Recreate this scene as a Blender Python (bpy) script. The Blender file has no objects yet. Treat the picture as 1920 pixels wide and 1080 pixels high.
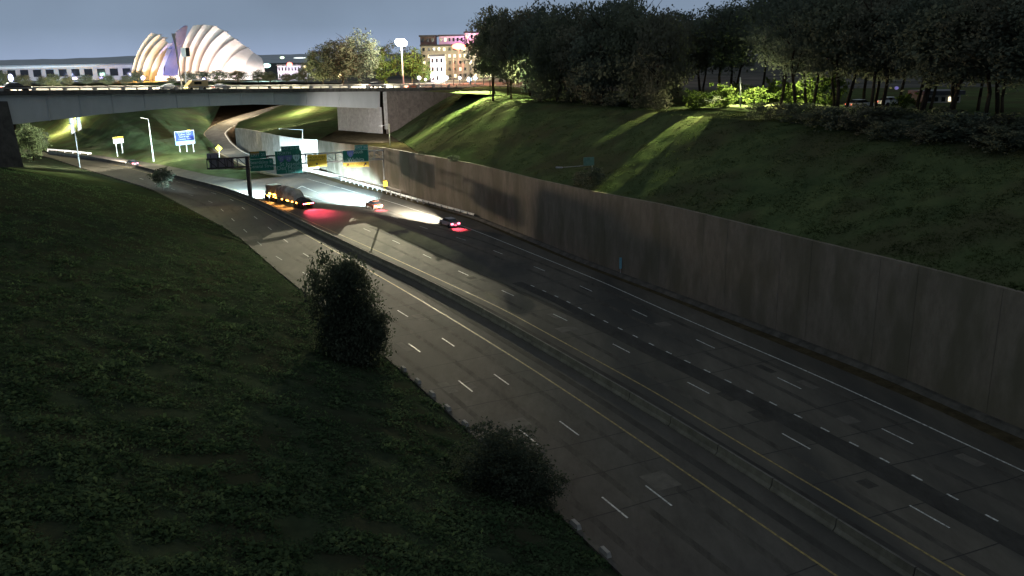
import bpy, bmesh, math, random
from math import sin, cos, pi, sqrt, atan2, radians
from mathutils import Vector, Matrix, noise
random.seed(7)
sc = bpy.context.scene
COL = sc.collection
# ------------------------------------------------------------------ camera
F, PITCH, ROLL, CH = 1610.0, .26449, -.01644, 28.65
fw = Vector((0, cos(PITCH), -sin(PITCH)))
R0 = Vector((1, 0, 0)); U0 = R0.cross(fw)
RR = R0*cos(ROLL)+U0*sin(ROLL); UU = -R0*sin(ROLL)+U0*cos(ROLL)
cam = bpy.data.objects.new('camera', bpy.data.cameras.new('camera'))
COL.objects.link(cam)
cam.data.sensor_width = 36; cam.data.lens = 36*F/1920
cam.matrix_world = Matrix(((RR.x, UU.x, -fw.x, 0), (RR.y, UU.y, -fw.y, 0), (RR.z, UU.z, -fw.z, CH), (0, 0, 0, 1)))
cam.data.clip_end = 9000; cam.data.clip_start = .5
sc.camera = cam
# ------------------------------------------------------------------ night sky: city glow on thin cloud, no sun
w = bpy.data.worlds.new("World"); sc.world = w; w.use_nodes = True
nt = w.node_tree; nt.nodes.clear()
out = nt.nodes.new('ShaderNodeOutputWorld'); bg = nt.nodes.new('ShaderNodeBackground')
tc = nt.nodes.new('ShaderNodeTexCoord'); sx = nt.nodes.new('ShaderNodeSeparateXYZ'); cr = nt.nodes.new('ShaderNodeValToRGB')
nt.links.new(tc.outputs['Generated'], sx.inputs[0]); nt.links.new(sx.outputs['Z'], cr.inputs[0])
nz = nt.nodes.new('ShaderNodeTexNoise'); nz.inputs['Scale'].default_value = 5; nz.inputs['Detail'].default_value = 5
mx = nt.nodes.new('ShaderNodeMix'); mx.data_type = 'RGBA'; mx.blend_type = 'MULTIPLY'; mx.inputs[0].default_value = .42
nt.links.new(tc.outputs['Generated'], nz.inputs['Vector'])
cr.color_ramp.elements[0].position = 0.0; cr.color_ramp.elements[0].color = (.175, .222, .315, 1)
e = cr.color_ramp.elements.new(.035); e.color = (.125, .165, .225, 1)
e = cr.color_ramp.elements.new(.14); e.color = (.1, .13, .17, 1)
cr.color_ramp.elements[-1].position = .6; cr.color_ramp.elements[-1].color = (.11, .125, .14, 1)
nt.links.new(cr.outputs[0], mx.inputs[6]); nt.links.new(nz.outputs['Fac'], mx.inputs[7])
nt.links.new(mx.outputs[2], bg.inputs['Color']); bg.inputs['Strength'].default_value = 2.35
nt.links.new(bg.outputs[0], out.inputs['Surface'])
sc.view_settings.view_transform = 'Standard'; sc.view_settings.look = 'None'
sc.view_settings.exposure = 0; sc.view_settings.gamma = 1
cy = sc.cycles
cy.use_denoising = True; cy.max_bounces = 3; cy.diffuse_bounces = 2; cy.glossy_bounces = 1; cy.transparent_max_bounces = 4
cy.transmission_bounces = 2; cy.sample_clamp_indirect = 2; cy.sample_clamp_direct = 30; cy.use_light_tree = True
cy.caustics_reflective = False; cy.caustics_refractive = False

def ray(px, py): return (px-960)*RR-(py-540)*UU+F*fw
def G(px, py, z=0):
    d = ray(px, py); t = (z-CH)/d.z
    return Vector((d.x*t, d.y*t, z))
def P(px, py, Y):
    d = ray(px, py); t = Y/d.y
    return Vector((d.x*t, Y, CH+d.z*t))
def onplane(px, py, A, B):          # meeting point of a view ray with the vertical plane through A, B
    d = ray(px, py); n = Vector((B.y-A.y, A.x-B.x, 0)); t = n.dot(A-Vector((0, 0, CH)))/n.dot(d)
    return Vector((0, 0, CH))+d*t
# ------------------------------------------------------------------ object helpers
def tag(o, label=None, cat=None, group=None, kind=None):
    if label: o['label'] = label
    if cat: o['category'] = cat
    if group: o['group'] = group
    if kind: o['kind'] = kind
    return o
def empty(name, loc, label, cat, group=None, rz=0):
    o = bpy.data.objects.new(name, None); COL.objects.link(o); o.location = loc; o.rotation_euler = (0, 0, rz)
    o.empty_display_size = .2
    return tag(o, label, cat, group)
def mk(name, vs, fs, mat, parent=None, smooth=False, world=True):
    m = bpy.data.meshes.new(name); m.from_pydata([tuple(v) for v in vs], [], fs)
    if smooth: m.polygons.foreach_set('use_smooth', [True]*len(m.polygons))
    if mat: m.materials.append(mat)
    m.update()
    o = bpy.data.objects.new(name, m); COL.objects.link(o)
    if parent:
        o.parent = parent
        if world: 
            inv = Matrix.LocRotScale(parent.location, parent.rotation_euler, None).inverted() if not parent.parent else (Matrix.LocRotScale(parent.parent.location, parent.parent.rotation_euler, None)).inverted()
            m.transform(inv)
    return o
def linkmesh(name, me, parent=None, loc=(0, 0, 0), rz=0, scale=None):
    o = bpy.data.objects.new(name, me); COL.objects.link(o); o.location = loc; o.rotation_euler = (0, 0, rz)
    if scale: o.scale = scale
    o.parent = parent
    return o
class MB:
    def __init__(s): s.v = []; s.f = []
    def add(s, vs, fs):
        n = len(s.v); s.v += [Vector(v) for v in vs]; s.f += [[i+n for i in f] for f in fs]; return s
    def box(s, x0, x1, y0, y1, z0, z1):
        return s.add([(x0, y0, z0), (x1, y0, z0), (x1, y1, z0), (x0, y1, z0), (x0, y0, z1), (x1, y0, z1), (x1, y1, z1), (x0, y1, z1)],
                     [(0, 3, 2, 1), (4, 5, 6, 7), (0, 1, 5, 4), (1, 2, 6, 5), (2, 3, 7, 6), (3, 0, 4, 7)])
    def bar(s, a, b, wd, ht=None, up=(0, 0, 1)):     # box between two points
        a = Vector(a); b = Vector(b); d = (b-a).normalized(); up = Vector(up)
        if abs(d.dot(up)) > .99: up = Vector((1, 0, 0))
        r = d.cross(up).normalized()*wd/2; u = r.cross(d).normalized()*(ht or wd)/2
        vs = [a-r-u, a+r-u, a+r+u, a-r+u, b-r-u, b+r-u, b+r+u, b-r+u]
        return s.add(vs, [(0, 1, 2, 3), (7, 6, 5, 4), (0, 4, 5, 1), (1, 5, 6, 2), (2, 6, 7, 3), (3, 7, 4, 0)])
    def tube(s, a, b, r0, r1=None, n=8):
        a = Vector(a); b = Vector(b); r1 = r0 if r1 is None else r1; d = (b-a).normalized()
        q = Vector((1, 0, 0)) if abs(d.x) < .9 else Vector((0, 1, 0)); x = d.cross(q).normalized(); y = d.cross(x)
        vs = [a+(x*cos(2*pi*i/n)+y*sin(2*pi*i/n))*r0 for i in range(n)]+[b+(x*cos(2*pi*i/n)+y*sin(2*pi*i/n))*r1 for i in range(n)]
        fs = [(i, i+n, (i+1) % n+n, (i+1) % n) for i in range(n)]+[tuple(range(n)), tuple(range(2*n-1, n-1, -1))]
        return s.add(vs, fs)
    def sphere(s, c, r, n=10, sc_=(1, 1, 1)):
        vs = []; fs = []; c = Vector(c); m = n//2
        for j in range(m+1):
            for i in range(n):
                t = pi*j/m; p = 2*pi*i/n
                vs.append(c+Vector((sin(t)*cos(p)*r*sc_[0], sin(t)*sin(p)*r*sc_[1], cos(t)*r*sc_[2])))
        for j in range(m):
            for i in range(n): fs.append((j*n+i, (j+1)*n+i, (j+1)*n+(i+1) % n, j*n+(i+1) % n))
        return s.add(vs, fs)
    def sheet(s, A, B):                              # ruled strip between two equal polylines
        n = len(A); return s.add(list(A)+list(B), [(i, i+1, n+i+1, n+i) for i in range(n-1)])
    def build(s, name, mat, parent=None, smooth=False, world=True):
        return mk(name, s.v, s.f, mat, parent, smooth, world)
    def mesh(s, name, mat, smooth=False):
        m = bpy.data.meshes.new(name); m.from_pydata([tuple(v) for v in s.v], [], s.f); m.materials.append(mat)
        if smooth: m.polygons.foreach_set('use_smooth', [True]*len(m.polygons))
        return m
def resample(pts, n):
    pts = [Vector(p) for p in pts]; L = [0]
    for a, b in zip(pts, pts[1:]): L.append(L[-1]+(b-a).length)
    o = []
    for k in range(n):
        s = L[-1]*k/(n-1); i = 0
        while i < len(L)-2 and L[i+1] < s: i += 1
        t = (s-L[i])/max(1e-9, L[i+1]-L[i]); o.append(pts[i].lerp(pts[i+1], t))
    return o
def smoothline(pts, n, it=3):
    p = resample(pts, n)
    for _ in range(it):
        q = p[:]
        for i in range(1, n-1): q[i] = p[i]*.5+(p[i-1]+p[i+1])*.25
        p = q
    return p
def offset(pts, d, z=None):          # to the right of travel direction
    o = []
    for i, p in enumerate(pts):
        a = pts[max(0, i-1)]; b = pts[min(len(pts)-1, i+1)]; t = (b-a); t.z = 0; t.normalize()
        q = p+Vector((t.y, -t.x, 0))*d
        if z is not None: q.z = z
        o.append(q)
    return o
# ------------------------------------------------------------------ materials
MATS = {}
def mat(name, col, col2=None, scale=3, rough=.9, stretch=(1, 1, 1), metal=0, bump=0, det=6, contrast=(.35, .65), emit=None, estr=1, dot=None, spec=.3, col3=None, s3=.1):
    if name in MATS: return MATS[name]
    m = bpy.data.materials.new(name); m.use_nodes = True; n = m.node_tree; b = n.nodes['Principled BSDF']
    b.inputs['Roughness'].default_value = rough; b.inputs['Metallic'].default_value = metal; b.inputs['Specular IOR Level'].default_value = spec
    b.inputs['Base Color'].default_value = (*col, 1)
    if any(k in name for k in ('grass', 'leaf', 'soil', 'blade', 'bark', 'ground', 'hill', 'tarp')): b.inputs['Specular IOR Level'].default_value = 0
    if 'road' in name or 'stain' in name or 'asphalt' in name or 'wall' in name or 'concrete' in name: b.inputs['Specular IOR Level'].default_value = .08
    if emit: b.inputs['Emission Color'].default_value = (*emit, 1); b.inputs['Emission Strength'].default_value = estr
    if col2:
        t = n.nodes.new('ShaderNodeTexCoord'); mp = n.nodes.new('ShaderNodeMapping'); mp.inputs['Scale'].default_value = stretch
        nn = n.nodes.new('ShaderNodeTexNoise'); nn.inputs['Scale'].default_value = scale; nn.inputs['Detail'].default_value = det; nn.inputs['Roughness'].default_value = .78 if ('road' in name or 'wall' in name or 'stain' in name) else .68
        r = n.nodes.new('ShaderNodeValToRGB'); r.color_ramp.elements[0].position = contrast[0]; r.color_ramp.elements[1].position = contrast[1]
        r.color_ramp.elements[0].color = (*col, 1); r.color_ramp.elements[1].color = (*col2, 1)
        n.links.new(t.outputs['Object'], mp.inputs[0]); n.links.new(mp.outputs[0], nn.inputs['Vector']); n.links.new(nn.outputs['Fac'], r.inputs[0])
        last = r.outputs[0]
        if col3:
            n3 = n.nodes.new('ShaderNodeTexNoise'); n3.inputs['Scale'].default_value = s3; n3.inputs['Detail'].default_value = 4
            r3 = n.nodes.new('ShaderNodeValToRGB'); r3.color_ramp.elements[0].position = .45; r3.color_ramp.elements[1].position = .62
            r3.color_ramp.elements[0].color = (0, 0, 0, 1); r3.color_ramp.elements[1].color = (1, 1, 1, 1)
            mm = n.nodes.new('ShaderNodeMix'); mm.data_type = 'RGBA'
            n.links.new(mp.outputs[0], n3.inputs['Vector']); n.links.new(n3.outputs['Fac'], r3.inputs[0]); n.links.new(r3.outputs[0], mm.inputs[0])
            n.links.new(last, mm.inputs[6]); mm.inputs[7].default_value = (*col3, 1); last = mm.outputs[2]
        n.links.new(last, b.inputs['Base Color'])
        if bump:
            bp = n.nodes.new('ShaderNodeBump'); bp.inputs['Strength'].default_value = bump; bp.inputs['Distance'].default_value = .3
            n.links.new(nn.outputs['Fac'], bp.inputs['Height']); n.links.new(bp.outputs[0], b.inputs['Normal'])
    if name.startswith(('leaf', 'tuft', 'bank_blade')):
        tr = n.nodes.new('ShaderNodeBsdfTranslucent'); ms = n.nodes.new('ShaderNodeMixShader'); ms.inputs[0].default_value = .4
        n.links.new(b.inputs['Base Color'].links[0].from_socket, tr.inputs['Color']); n.links.new(b.outputs[0], ms.inputs[1]); n.links.new(tr.outputs[0], ms.inputs[2])
        n.links.new(ms.outputs[0], n.nodes['Material Output'].inputs['Surface'])
    MATS[name] = m; return m
M_road = mat('concrete_road', (.052, .048, .043), (.1, .094, .084), scale=.35, stretch=(1, .35, 1), det=9, rough=.85, contrast=(.3, .7), col3=(.055, .055, .051), s3=.09)
M_road2 = mat('asphalt_road', (.066, .061, .052), (.12, .112, .095), scale=.3, stretch=(1, .3, 1), det=9, rough=.85, contrast=(.3, .7), col3=(.05, .05, .047), s3=.11)
M_ramp = mat('ramp_asphalt', (.07, .068, .062), (.13, .125, .11), scale=.4, det=8)
M_stain = mat('tyre_stain', (.032, .031, .029), (.06, .058, .053), scale=.6, det=7, stretch=(1, .4, 1))
M_white = mat('worn_white_paint', (.17, .175, .165), (.66, .67, .64), scale=3.5, rough=.6)
M_yellow = mat('worn_yellow_paint', (.11, .09, .045), (.36, .27, .085), scale=2.6, rough=.6)
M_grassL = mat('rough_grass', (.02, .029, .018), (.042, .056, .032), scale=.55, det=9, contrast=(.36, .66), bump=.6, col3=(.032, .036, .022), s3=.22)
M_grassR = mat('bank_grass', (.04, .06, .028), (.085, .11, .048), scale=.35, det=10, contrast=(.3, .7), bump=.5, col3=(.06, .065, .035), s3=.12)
M_leafG = mat('tuft_leaf', (.03, .056, .028), (.082, .122, .062), scale=.5, det=4)
M_wall = mat('stained_wall_concrete', (.135, .117, .093), (.2, .177, .145), scale=1.1, stretch=(1, 1, .35), det=10, contrast=(.34, .66), bump=.35, col3=(.12, .11, .082), s3=.35)
M_conc = mat('grey_concrete', (.2, .195, .18), (.34, .33, .31), scale=.6, det=8)
M_concd = mat('dirty_concrete', (.05, .048, .043), (.105, .1, .088), scale=.8, stretch=(1, 1, .6), det=8)
M_conct = mat('weathered_barrier_top', (.075, .072, .064), (.14, .135, .12), scale=.7, det=8)
M_concp = mat('pale_concrete', (.42, .4, .37), (.58, .56, .52), scale=1.2, det=8)
M_girder = mat('painted_girder', (.43, .45, .43), (.5, .52, .5), scale=.3, det=7, rough=.7, stretch=(1, 1, .3))
M_soil = mat('bare_soil', (.04, .034, .022), (.085, .07, .042), scale=.7, det=8, bump=.4)
M_steel = mat('galvanised_steel', (.32, .33, .34), (.45, .46, .47), scale=2, rough=.5, metal=.4)
M_dark = mat('dark_steel', (.02, .021, .024), (.04, .041, .045), scale=3, rough=.6)
M_rail = mat('guardrail_steel', (.5, .51, .5), (.68, .69, .67), scale=1.5, rough=.5, metal=.2)
M_green = mat('sign_green', (.0, .085, .062), (.0, .11, .08), scale=1.5, rough=.45)
M_greenp = mat('sign_green_pale', (.03, .22, .2), (.05, .26, .23), scale=1.5, rough=.45)
M_syel = mat('sign_yellow', (.75, .5, .03), (.88, .62, .05), scale=1.5, rough=.45)
M_sorg = mat('sign_orange', (.8, .36, .03), (.9, .42, .04), scale=1.5, rough=.45)
M_sblue = mat('sign_blue', (.015, .03, .16), (.02, .04, .2), scale=1.5, rough=.45)
M_sblue2 = mat('sign_light_blue', (.28, .45, .75), (.34, .52, .8), scale=1.5, rough=.45)
M_swhite = mat('sign_white', (.75, .77, .78), (.85, .86, .86), scale=2, rough=.5)
M_sback = mat('sign_back', (.16, .16, .19), (.22, .22, .25), scale=1, rough=.6)
M_black = mat('black_print', (.012, .012, .012), rough=.6)
M_bark = mat('bark', (.03, .024, .018), (.07, .056, .04), scale=4, stretch=(1, 1, .2), bump=.5)
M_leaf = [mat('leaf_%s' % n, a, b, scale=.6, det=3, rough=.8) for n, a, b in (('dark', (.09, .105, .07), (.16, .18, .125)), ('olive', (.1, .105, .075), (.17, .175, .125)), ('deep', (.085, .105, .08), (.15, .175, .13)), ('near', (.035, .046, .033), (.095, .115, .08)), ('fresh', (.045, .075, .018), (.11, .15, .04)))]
M_glass = mat('dark_glass', (.01, .012, .015), rough=.08, spec=.6)
M_tyre = mat('tyre_rubber', (.012, .012, .012), (.02, .02, .02), scale=9)
def emis(name, c, s): return mat(name, (.02, .02, .02), emit=c, estr=s)
# ------------------------------------------------------------------ plan lines (world metres; the road bends away to the left)
def L(pts, n=60, it=2): return smoothline([G(*p) for p in pts], n, it)
edgeE = smoothline([Vector((60, 2, 0)), Vector((41.8, 40, 0))]+[G(*p) for p in [(1920, 884), (1653, 759), (1507, 693), (1393, 645), (1243, 580), (1133, 530), (1000, 476), (900, 436), (830, 410), (728, 377), (640, 353), (575, 335)]], 90)
lineB = smoothline([Vector((41, 5, 0)), Vector((31.6, 28, 0))]+[G(*p) for p in [(1805, 1078), (1527, 913), (1313, 787), (1241, 742), (1116, 674), (1000, 611), (949, 582), (774, 501), (682, 459), (576, 413), (500, 378), (440, 355), (350, 334), (250, 311), (170, 297), (95, 287)]], 110)
bar_c = smoothline([Vector((39.2, 5, 0)), Vector((29.2, 28, 0))]+[G(*p) for p in [(1715, 1090), (1450, 917), (1360, 861), (1265, 801), (1096, 700), (920, 598), (853, 562), (782, 525), (700, 487), (620, 448), (546, 412), (480, 379), (430, 360), (340, 337), (244, 312), (166, 297), (92, 287)]], 110)
lineA = smoothline([Vector((36, 5, 0)), Vector((25.4, 28, 0))]+[G(*p) for p in [(1565, 1079), (1335, 920), (1160, 799), (1098, 758), (1000, 693), (870, 612), (755, 543), (720, 523), (600, 455), (520, 411), (465, 382), (415, 362), (335, 341), (240, 314.5), (163, 300), (90, 288.5)]], 110)
leftE = smoothline([Vector((24.5, 2, 0)), Vector((14, 26, 0))]+[G(*p) for p in [(1170, 1079), (1075, 988), (903, 830), (835, 768), (750, 690), (560, 540), (500, 490), (445, 440), (290, 357), (160, 318), (90, 295), (0, 281)]]+[Vector((-215, 345, 0)), Vector((-300, 440, 0))], 120)
rightE = [G(*p) for p in [(1920, 846), (1733, 757), (1527, 672), (1265, 565), (1100, 502), (960, 444), (893, 414), (800, 388), (723, 364), (640, 345), (575, 324)]]
wallB = smoothline([Vector((63, 12, 0)), Vector((50, 38, 0))]+[G(*p) for p in [(1920, 815), (1666, 704), (1265, 553), (1100, 492), (960, 434), (893, 408), (800, 380), (723, 355), (640, 336), (592, 319)]], 70, 1)
def z_at(poly, topline):
    "height of the wall top above each plan point, from matched heights along its run"
    out_ = []
    for p in poly:
        Y = p.y
        for (y0, h0), (y1, h1) in zip(topline, topline[1:]):
            if y0 <= Y <= y1: out_.append(h0+(h1-h0)*(Y-y0)/(y1-y0)); break
        else: out_.append(topline[0][1] if Y < topline[0][0] else topline[-1][1])
    return out_
tops = []
for px, py in [(1920, 550), (1600, 470), (1250, 385), (1000, 335), (850, 300), (720, 277), (592, 262)]:
    best = None
    for p, q in zip(wallB, wallB[1:]):
        X = onplane(px, py, p, q); u = (q-p); t = (X-p).dot(u)/u.dot(u)
        if -.01 <= t <= 1.01 and X.y > 0: best = X
    if best is not None: tops.append((best.y, best.z))
print('tops', tops)
tops.sort()
# ================================================================== SETTING: ground, roads
base = mk('ground', [(-2600, -300, -1.2), (2600, -300, -1.2), (2600, 5000, -1.2), (-2600, 5000, -1.2)], [(0, 1, 2, 3)], M_soil); tag(base, kind='structure')
def poly(name, pts, m, z=0):
    o = mk(name, [(p.x, p.y, z) for p in pts], [tuple(range(len(pts)))], m); return tag(o, kind='structure')
farL = [Vector((-215, 345, 0)), Vector((-300, 440, 0))]
lane_w = MB(); n = 110
lroad = MB().sheet([Vector((p.x, p.y, 0)) for p in resample(leftE[:-8], n)], [Vector((p.x, p.y, 0)) for p in resample(bar_c, n)]).build('road', M_road); tag(lroad, kind='structure')
rb = [Vector((70, 2, 0)), Vector((47.5, 40, 0))]+rightE+[G(529, 331), G(465, 338), G(400, 330), G(320, 312), G(250, 300), G(170, 290), G(95, 283)]
rroad = MB().sheet([Vector((p.x, p.y, 0)) for p in resample(bar_c, n)], [Vector((p.x, p.y, 0)) for p in resample(rb, n)]).build('road', M_road2); tag(rroad, kind='structure')
vg = MB().sheet([Vector((p.x, p.y, -.03)) for p in resample(rb[:13], 60)], [Vector((p.x+.3, p.y+.2, -.03)) for p in resample(wallB, 60)]).build('verge', M_soil); tag(vg, kind='structure')
def stripe(pts, wd, m, name, parent, z=.008, s0=0, s1=1e9):
    "a painted line of width wd following pts between arc lengths s0 and s1"
    Ls = [0]
    for a, b in zip(pts, pts[1:]): Ls.append(Ls[-1]+(b-a).length)
    s1 = min(s1, Ls[-1]); st = [s0]+[l for l in Ls if s0 < l < s1]+[s1]; q = []
    for s in st:
        i = 0
        while i < len(Ls)-2 and Ls[i+1] < s: i += 1
        q.append(pts[i].lerp(pts[i+1], (s-Ls[i])/max(1e-9, Ls[i+1]-Ls[i])))
    return MB().sheet(offset(q, -wd/2, z), offset(q, wd/2, z)).build(name, m, parent)
def arc_of(pts, X):
    best = (1e9, 0); s = 0
    for a, b in zip(pts, pts[1:]):
        u = b-a; l = u.length; t = max(0, min(1, (X-a).dot(u)/l/l)); d = (a+u*t-X).length
        if d < best[0]: best = (d, s+t*l)
        s += l
    return best[1]
stripe(edgeE, .16, M_white, 'edge_line', rroad)
stripe(lineB[:95], .16, M_yellow, 'edge_line', rroad)
stripe(lineA[:95], .16, M_yellow, 'edge_line', lroad)
def dashes(pts, anchor, par, period=12.19, ln=3.05, wd=.13, smin=0, smax=1e9, name='lane_dash'):
    s = arc_of(pts, anchor); k0 = -int(s/period)
    for k in range(k0, 60):
        a = s+k*period
        if a < smin or a > smax: continue
        if a+ln > sum((q-p).length for p, q in zip(pts, pts[1:])): break
        stripe(pts, wd, M_white, name, par, s0=a, s1=a+ln)
# dash lines: measured plan positions, dash spacing 12.2 m
lC = smoothline([Vector((37, 25, 0))]+[G(*p) for p in [(1864, 1037), (1780, 990), (1525, 845), (1335, 740), (1188, 665), (1068, 603), (958, 552), (870, 513), (800, 480), (740, 452), (680, 428)]], 60)
lD = smoothline([G(*p) for p in [(1960, 1024), (1889, 987), (1790, 934), (1635, 850), (1504, 784), (1360, 712), (1222, 646), (1100, 585), (1060, 563), (980, 528)]], 60)
lR = smoothline([Vector((45, 25, 0))]+[G(*p) for p in [(1770, 860), (1710, 832), (1503, 729), (1338, 652), (1210, 592), (1104, 543), (1010, 503), (880, 452), (788, 433-8), (693, 390)]], 70)
l1 = smoothline([Vector((12.6, 38, 0))]+[G(*p) for p in [(1130, 933), (980, 810), (860, 713), (768, 645), (568, 510), (507, 475)]]+[Vector((-62, 178, 0)), Vector((-97, 222, 0))], 70)
l2 = smoothline([Vector((16, 38, 0))]+[G(*p) for p in [(1212, 911), (1052, 791), (930, 704), (829, 633), (690, 548), (560, 470)]]+[Vector((-60, 183, 0)), Vector((-94, 226, 0))], 70)
dashes(lC, G(1780, 990), rroad); dashes(lR, G(1503, 729), rroad)
dashes(lD, G(1504, 784), rroad, period=2.44*1.2, ln=.9, wd=.16)
dashes(l1, G(1178, 971), lroad); dashes(l2, G(1261, 948), lroad)
# dark worn track beside the dotted line; narrow dark strips along the median shoulders
stripe(offset(lD, -.9), 1.5, M_stain, 'dark_track', rroad, z=.004)
stripe(offset(lineB[:90], -1.5), .7, M_stain, 'dark_track', rroad, z=.004)
stripe(offset(lineA[:90], 1.5), .7, M_stain, 'dark_track', lroad, z=.004)
stripe(offset(lC, 1.5), .7, M_stain, 'dark_track', rroad, z=.0065)
# wheel paths, sealed cracks and transverse joints
M_joint = mat('crack_seal', (.018, .018, .017), (.035, .034, .032), scale=4)
M_patch = mat('patched_road', (.038, .036, .033), (.065, .062, .055), scale=1.2, det=8); M_patch2 = mat('pale_road_patch', (.085, .08, .07), (.13, .12, .105), scale=1.2, det=8)
rj = random.Random(21)
for ln_, par_, o_ in ((l1, lroad, -2.0), (l1, lroad, 1.8), (l2, lroad, 1.7), (lC, rroad, -2.0), (lC, rroad, 1.8), (lR, rroad, 1.8), (lR, rroad, -1.6)):
    stripe(offset(ln_, o_), .55, mat('wheel_path_road', (.042, .04, .036), (.088, .082, .072), scale=.8, det=8, stretch=(1, .3, 1)), 'wheel_path', par_, z=.0025)
for par_, A_, B_, y0_, y1_ in ((lroad, resample(leftE[:-12], 900), resample(lineA, 900), 30, 190), (rroad, resample(lineB, 900), resample(edgeE, 900), 30, 150)):
    s_y = y0_
    while s_y < y1_:
        a_ = min(A_, key=lambda q: abs(q.y-s_y)); b_ = min(B_, key=lambda q: (q-a_).length); seg = [a_.lerp(b_, i/6)+Vector((rj.uniform(-.08, .08), rj.uniform(-.08, .08), 0)) for i in range(7)]
        stripe(seg, .09, M_joint, 'joint', par_, z=.0055); s_y += rj.choice((4.6, 4.6, 9.2))
for k_ in range(34):
    ln_, par_ = ((l1, lroad), (l2, lroad), (lC, rroad), (lR, rroad))[k_ % 4]; i_ = rj.randrange(2, 44); q_ = offset(ln_, rj.uniform(-1.9, 1.9))
    if q_[i_].y > 140: continue
    a_, b_ = q_[i_], q_[i_].lerp(q_[i_+1], rj.uniform(.5, 1.0)); stripe([a_, b_], rj.uniform(.5, 2.2), M_patch if rj.random() < .6 else M_patch2, 'patch', par_, z=.003+.00002*k_)
# gore markings behind the truck
for a, b in (((566, 349), (632, 376)), ((566, 349), (545, 360)), ((545, 360), (640, 385)), ((640, 345+7), (700, 372))):
    stripe([G(*a), G(*b)], .25, M_white, 'gore_line', rroad, z=.009)
# ------------------------------------------------------------------ hillsides
def terrain(name, rows, m, nu, nv, amp=.25, sc2=.25, smooth_it=2, kind='structure'):
    rows = [smoothline(r, nu, smooth_it) for r in rows]
    cols = [resample([r[i] for r in rows], nv) if False else None for i in range(nu)]
    vs = []; ts = [k/(nv-1)*(len(rows)-1) for k in range(nv)]
    for t in ts:
        i = min(int(t), len(rows)-2); f = t-i
        for j in range(nu):
            p = rows[i][j].lerp(rows[i+1][j], f)
            ed = min(1, 4*t/(len(rows)-1), 1.0)
            h = noise.noise(p*sc2)*amp+noise.noise(p*sc2*3.1)*amp*.5+noise.noise(p*sc2*.3)*amp*1.5
            vs.append(Vector((p.x, p.y, p.z+h*ed)))
    fs = [(k*nu+j, k*nu+j+1, (k+1)*nu+j+1, (k+1)*nu+j) for k in range(nv-1) for j in range(nu-1)]
    return tag(mk(name, vs, fs, m, smooth=True), kind=kind)
PZ = 19.6
# left bank below the camera mast
def bank(d, far):   # height of the bank d metres from the road edge
    k = .34-.14*far
    return min(k*d, 15+.02*d)
rows = []
for d in (0, 1.5, 4, 8, 13, 19, 26, 34, 44, 56, 75, 120):
    r = []
    for i, p in enumerate(leftE):
        far = max(0, min(1, (p.y-165)/60)); q = offset(leftE, -d)[i]
        if d > 56 and p.y > 150: q.x = min(q.x, -60-p.y*.9)
        r.append(Vector((q.x, q.y, (bank(d, far) if d > 0 else -.05)+(.12 if 0 < d < 5 else 0))))
    rows.append(r)
def slopeL(d, far): return bank(d, far)
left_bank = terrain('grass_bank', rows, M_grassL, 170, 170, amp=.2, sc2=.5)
# bridge plan: the rail posts give its line, running away to the right at 45 degrees
Pa = P(122, 162, 184); Pb = P(690, 158.5, 241)
bR = Vector((Pb.x, Pb.y, 0)); bL = Vector((Pa.x, Pa.y, 0)); bd = (bR-bL).normalized(); bn = Vector((-bd.y, bd.x, 0))
def BP(px, py, off=0):
    A = bR+bn*off; B = bL+bn*off
    return onplane(px, py, A, B)
def BQ(px, py, off): return BP(px, py)+bn*off
# right bank above the retaining wall
zt = z_at(wallB, tops)
wt = [Vector((p.x, p.y, z)) for p, z in zip(wallB, zt)]
cut = min(range(len(wt)), key=lambda i: abs(wt[i].y-176))
rows = []
for d, u in ((.35, 0), (3, .12), (7, .32), (12, .58), (17, .83), (21, .98), (24, 1.0), (32, 1.0)):
    q = offset(wt, d)[:cut+1]
    rows.append([Vector((p.x, p.y, zt[i]-.15+(PZ-zt[i])*u)) for i, p in enumerate(q)])
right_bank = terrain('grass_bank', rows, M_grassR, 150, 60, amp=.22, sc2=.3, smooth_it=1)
endcol = [r[-1] for r in rows]
A1b = BP(714, 250); A2b = A1b+bn*20
street = [BP(728, 251), BP(745, 243), BP(775, 223), BP(805, 203), BP(835, 186), BP(872, 165), BP(915, 161), BP(960, 161)]
street = resample(street, 40); EC = resample(endcol, 40)
side_bank = terrain('grass_bank', [EC, [a.lerp(b, .5) for a, b in zip(EC, street)], street], M_grassR, 50, 50, amp=.15, smooth_it=0)
wl = resample([Vector((p.x, p.y, p.z-.15)) for p in wt[cut:]], 30)
bk_ = resample([street[0], A1b, A1b.lerp(A2b, .5), A2b, P(606, 256, 246)], 30)
hollow = terrain('hollow', [wl, [a.lerp(b, .5) for a, b in zip(wl, bk_)], bk_], M_soil, 30, 16, amp=.12, smooth_it=0)
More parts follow.
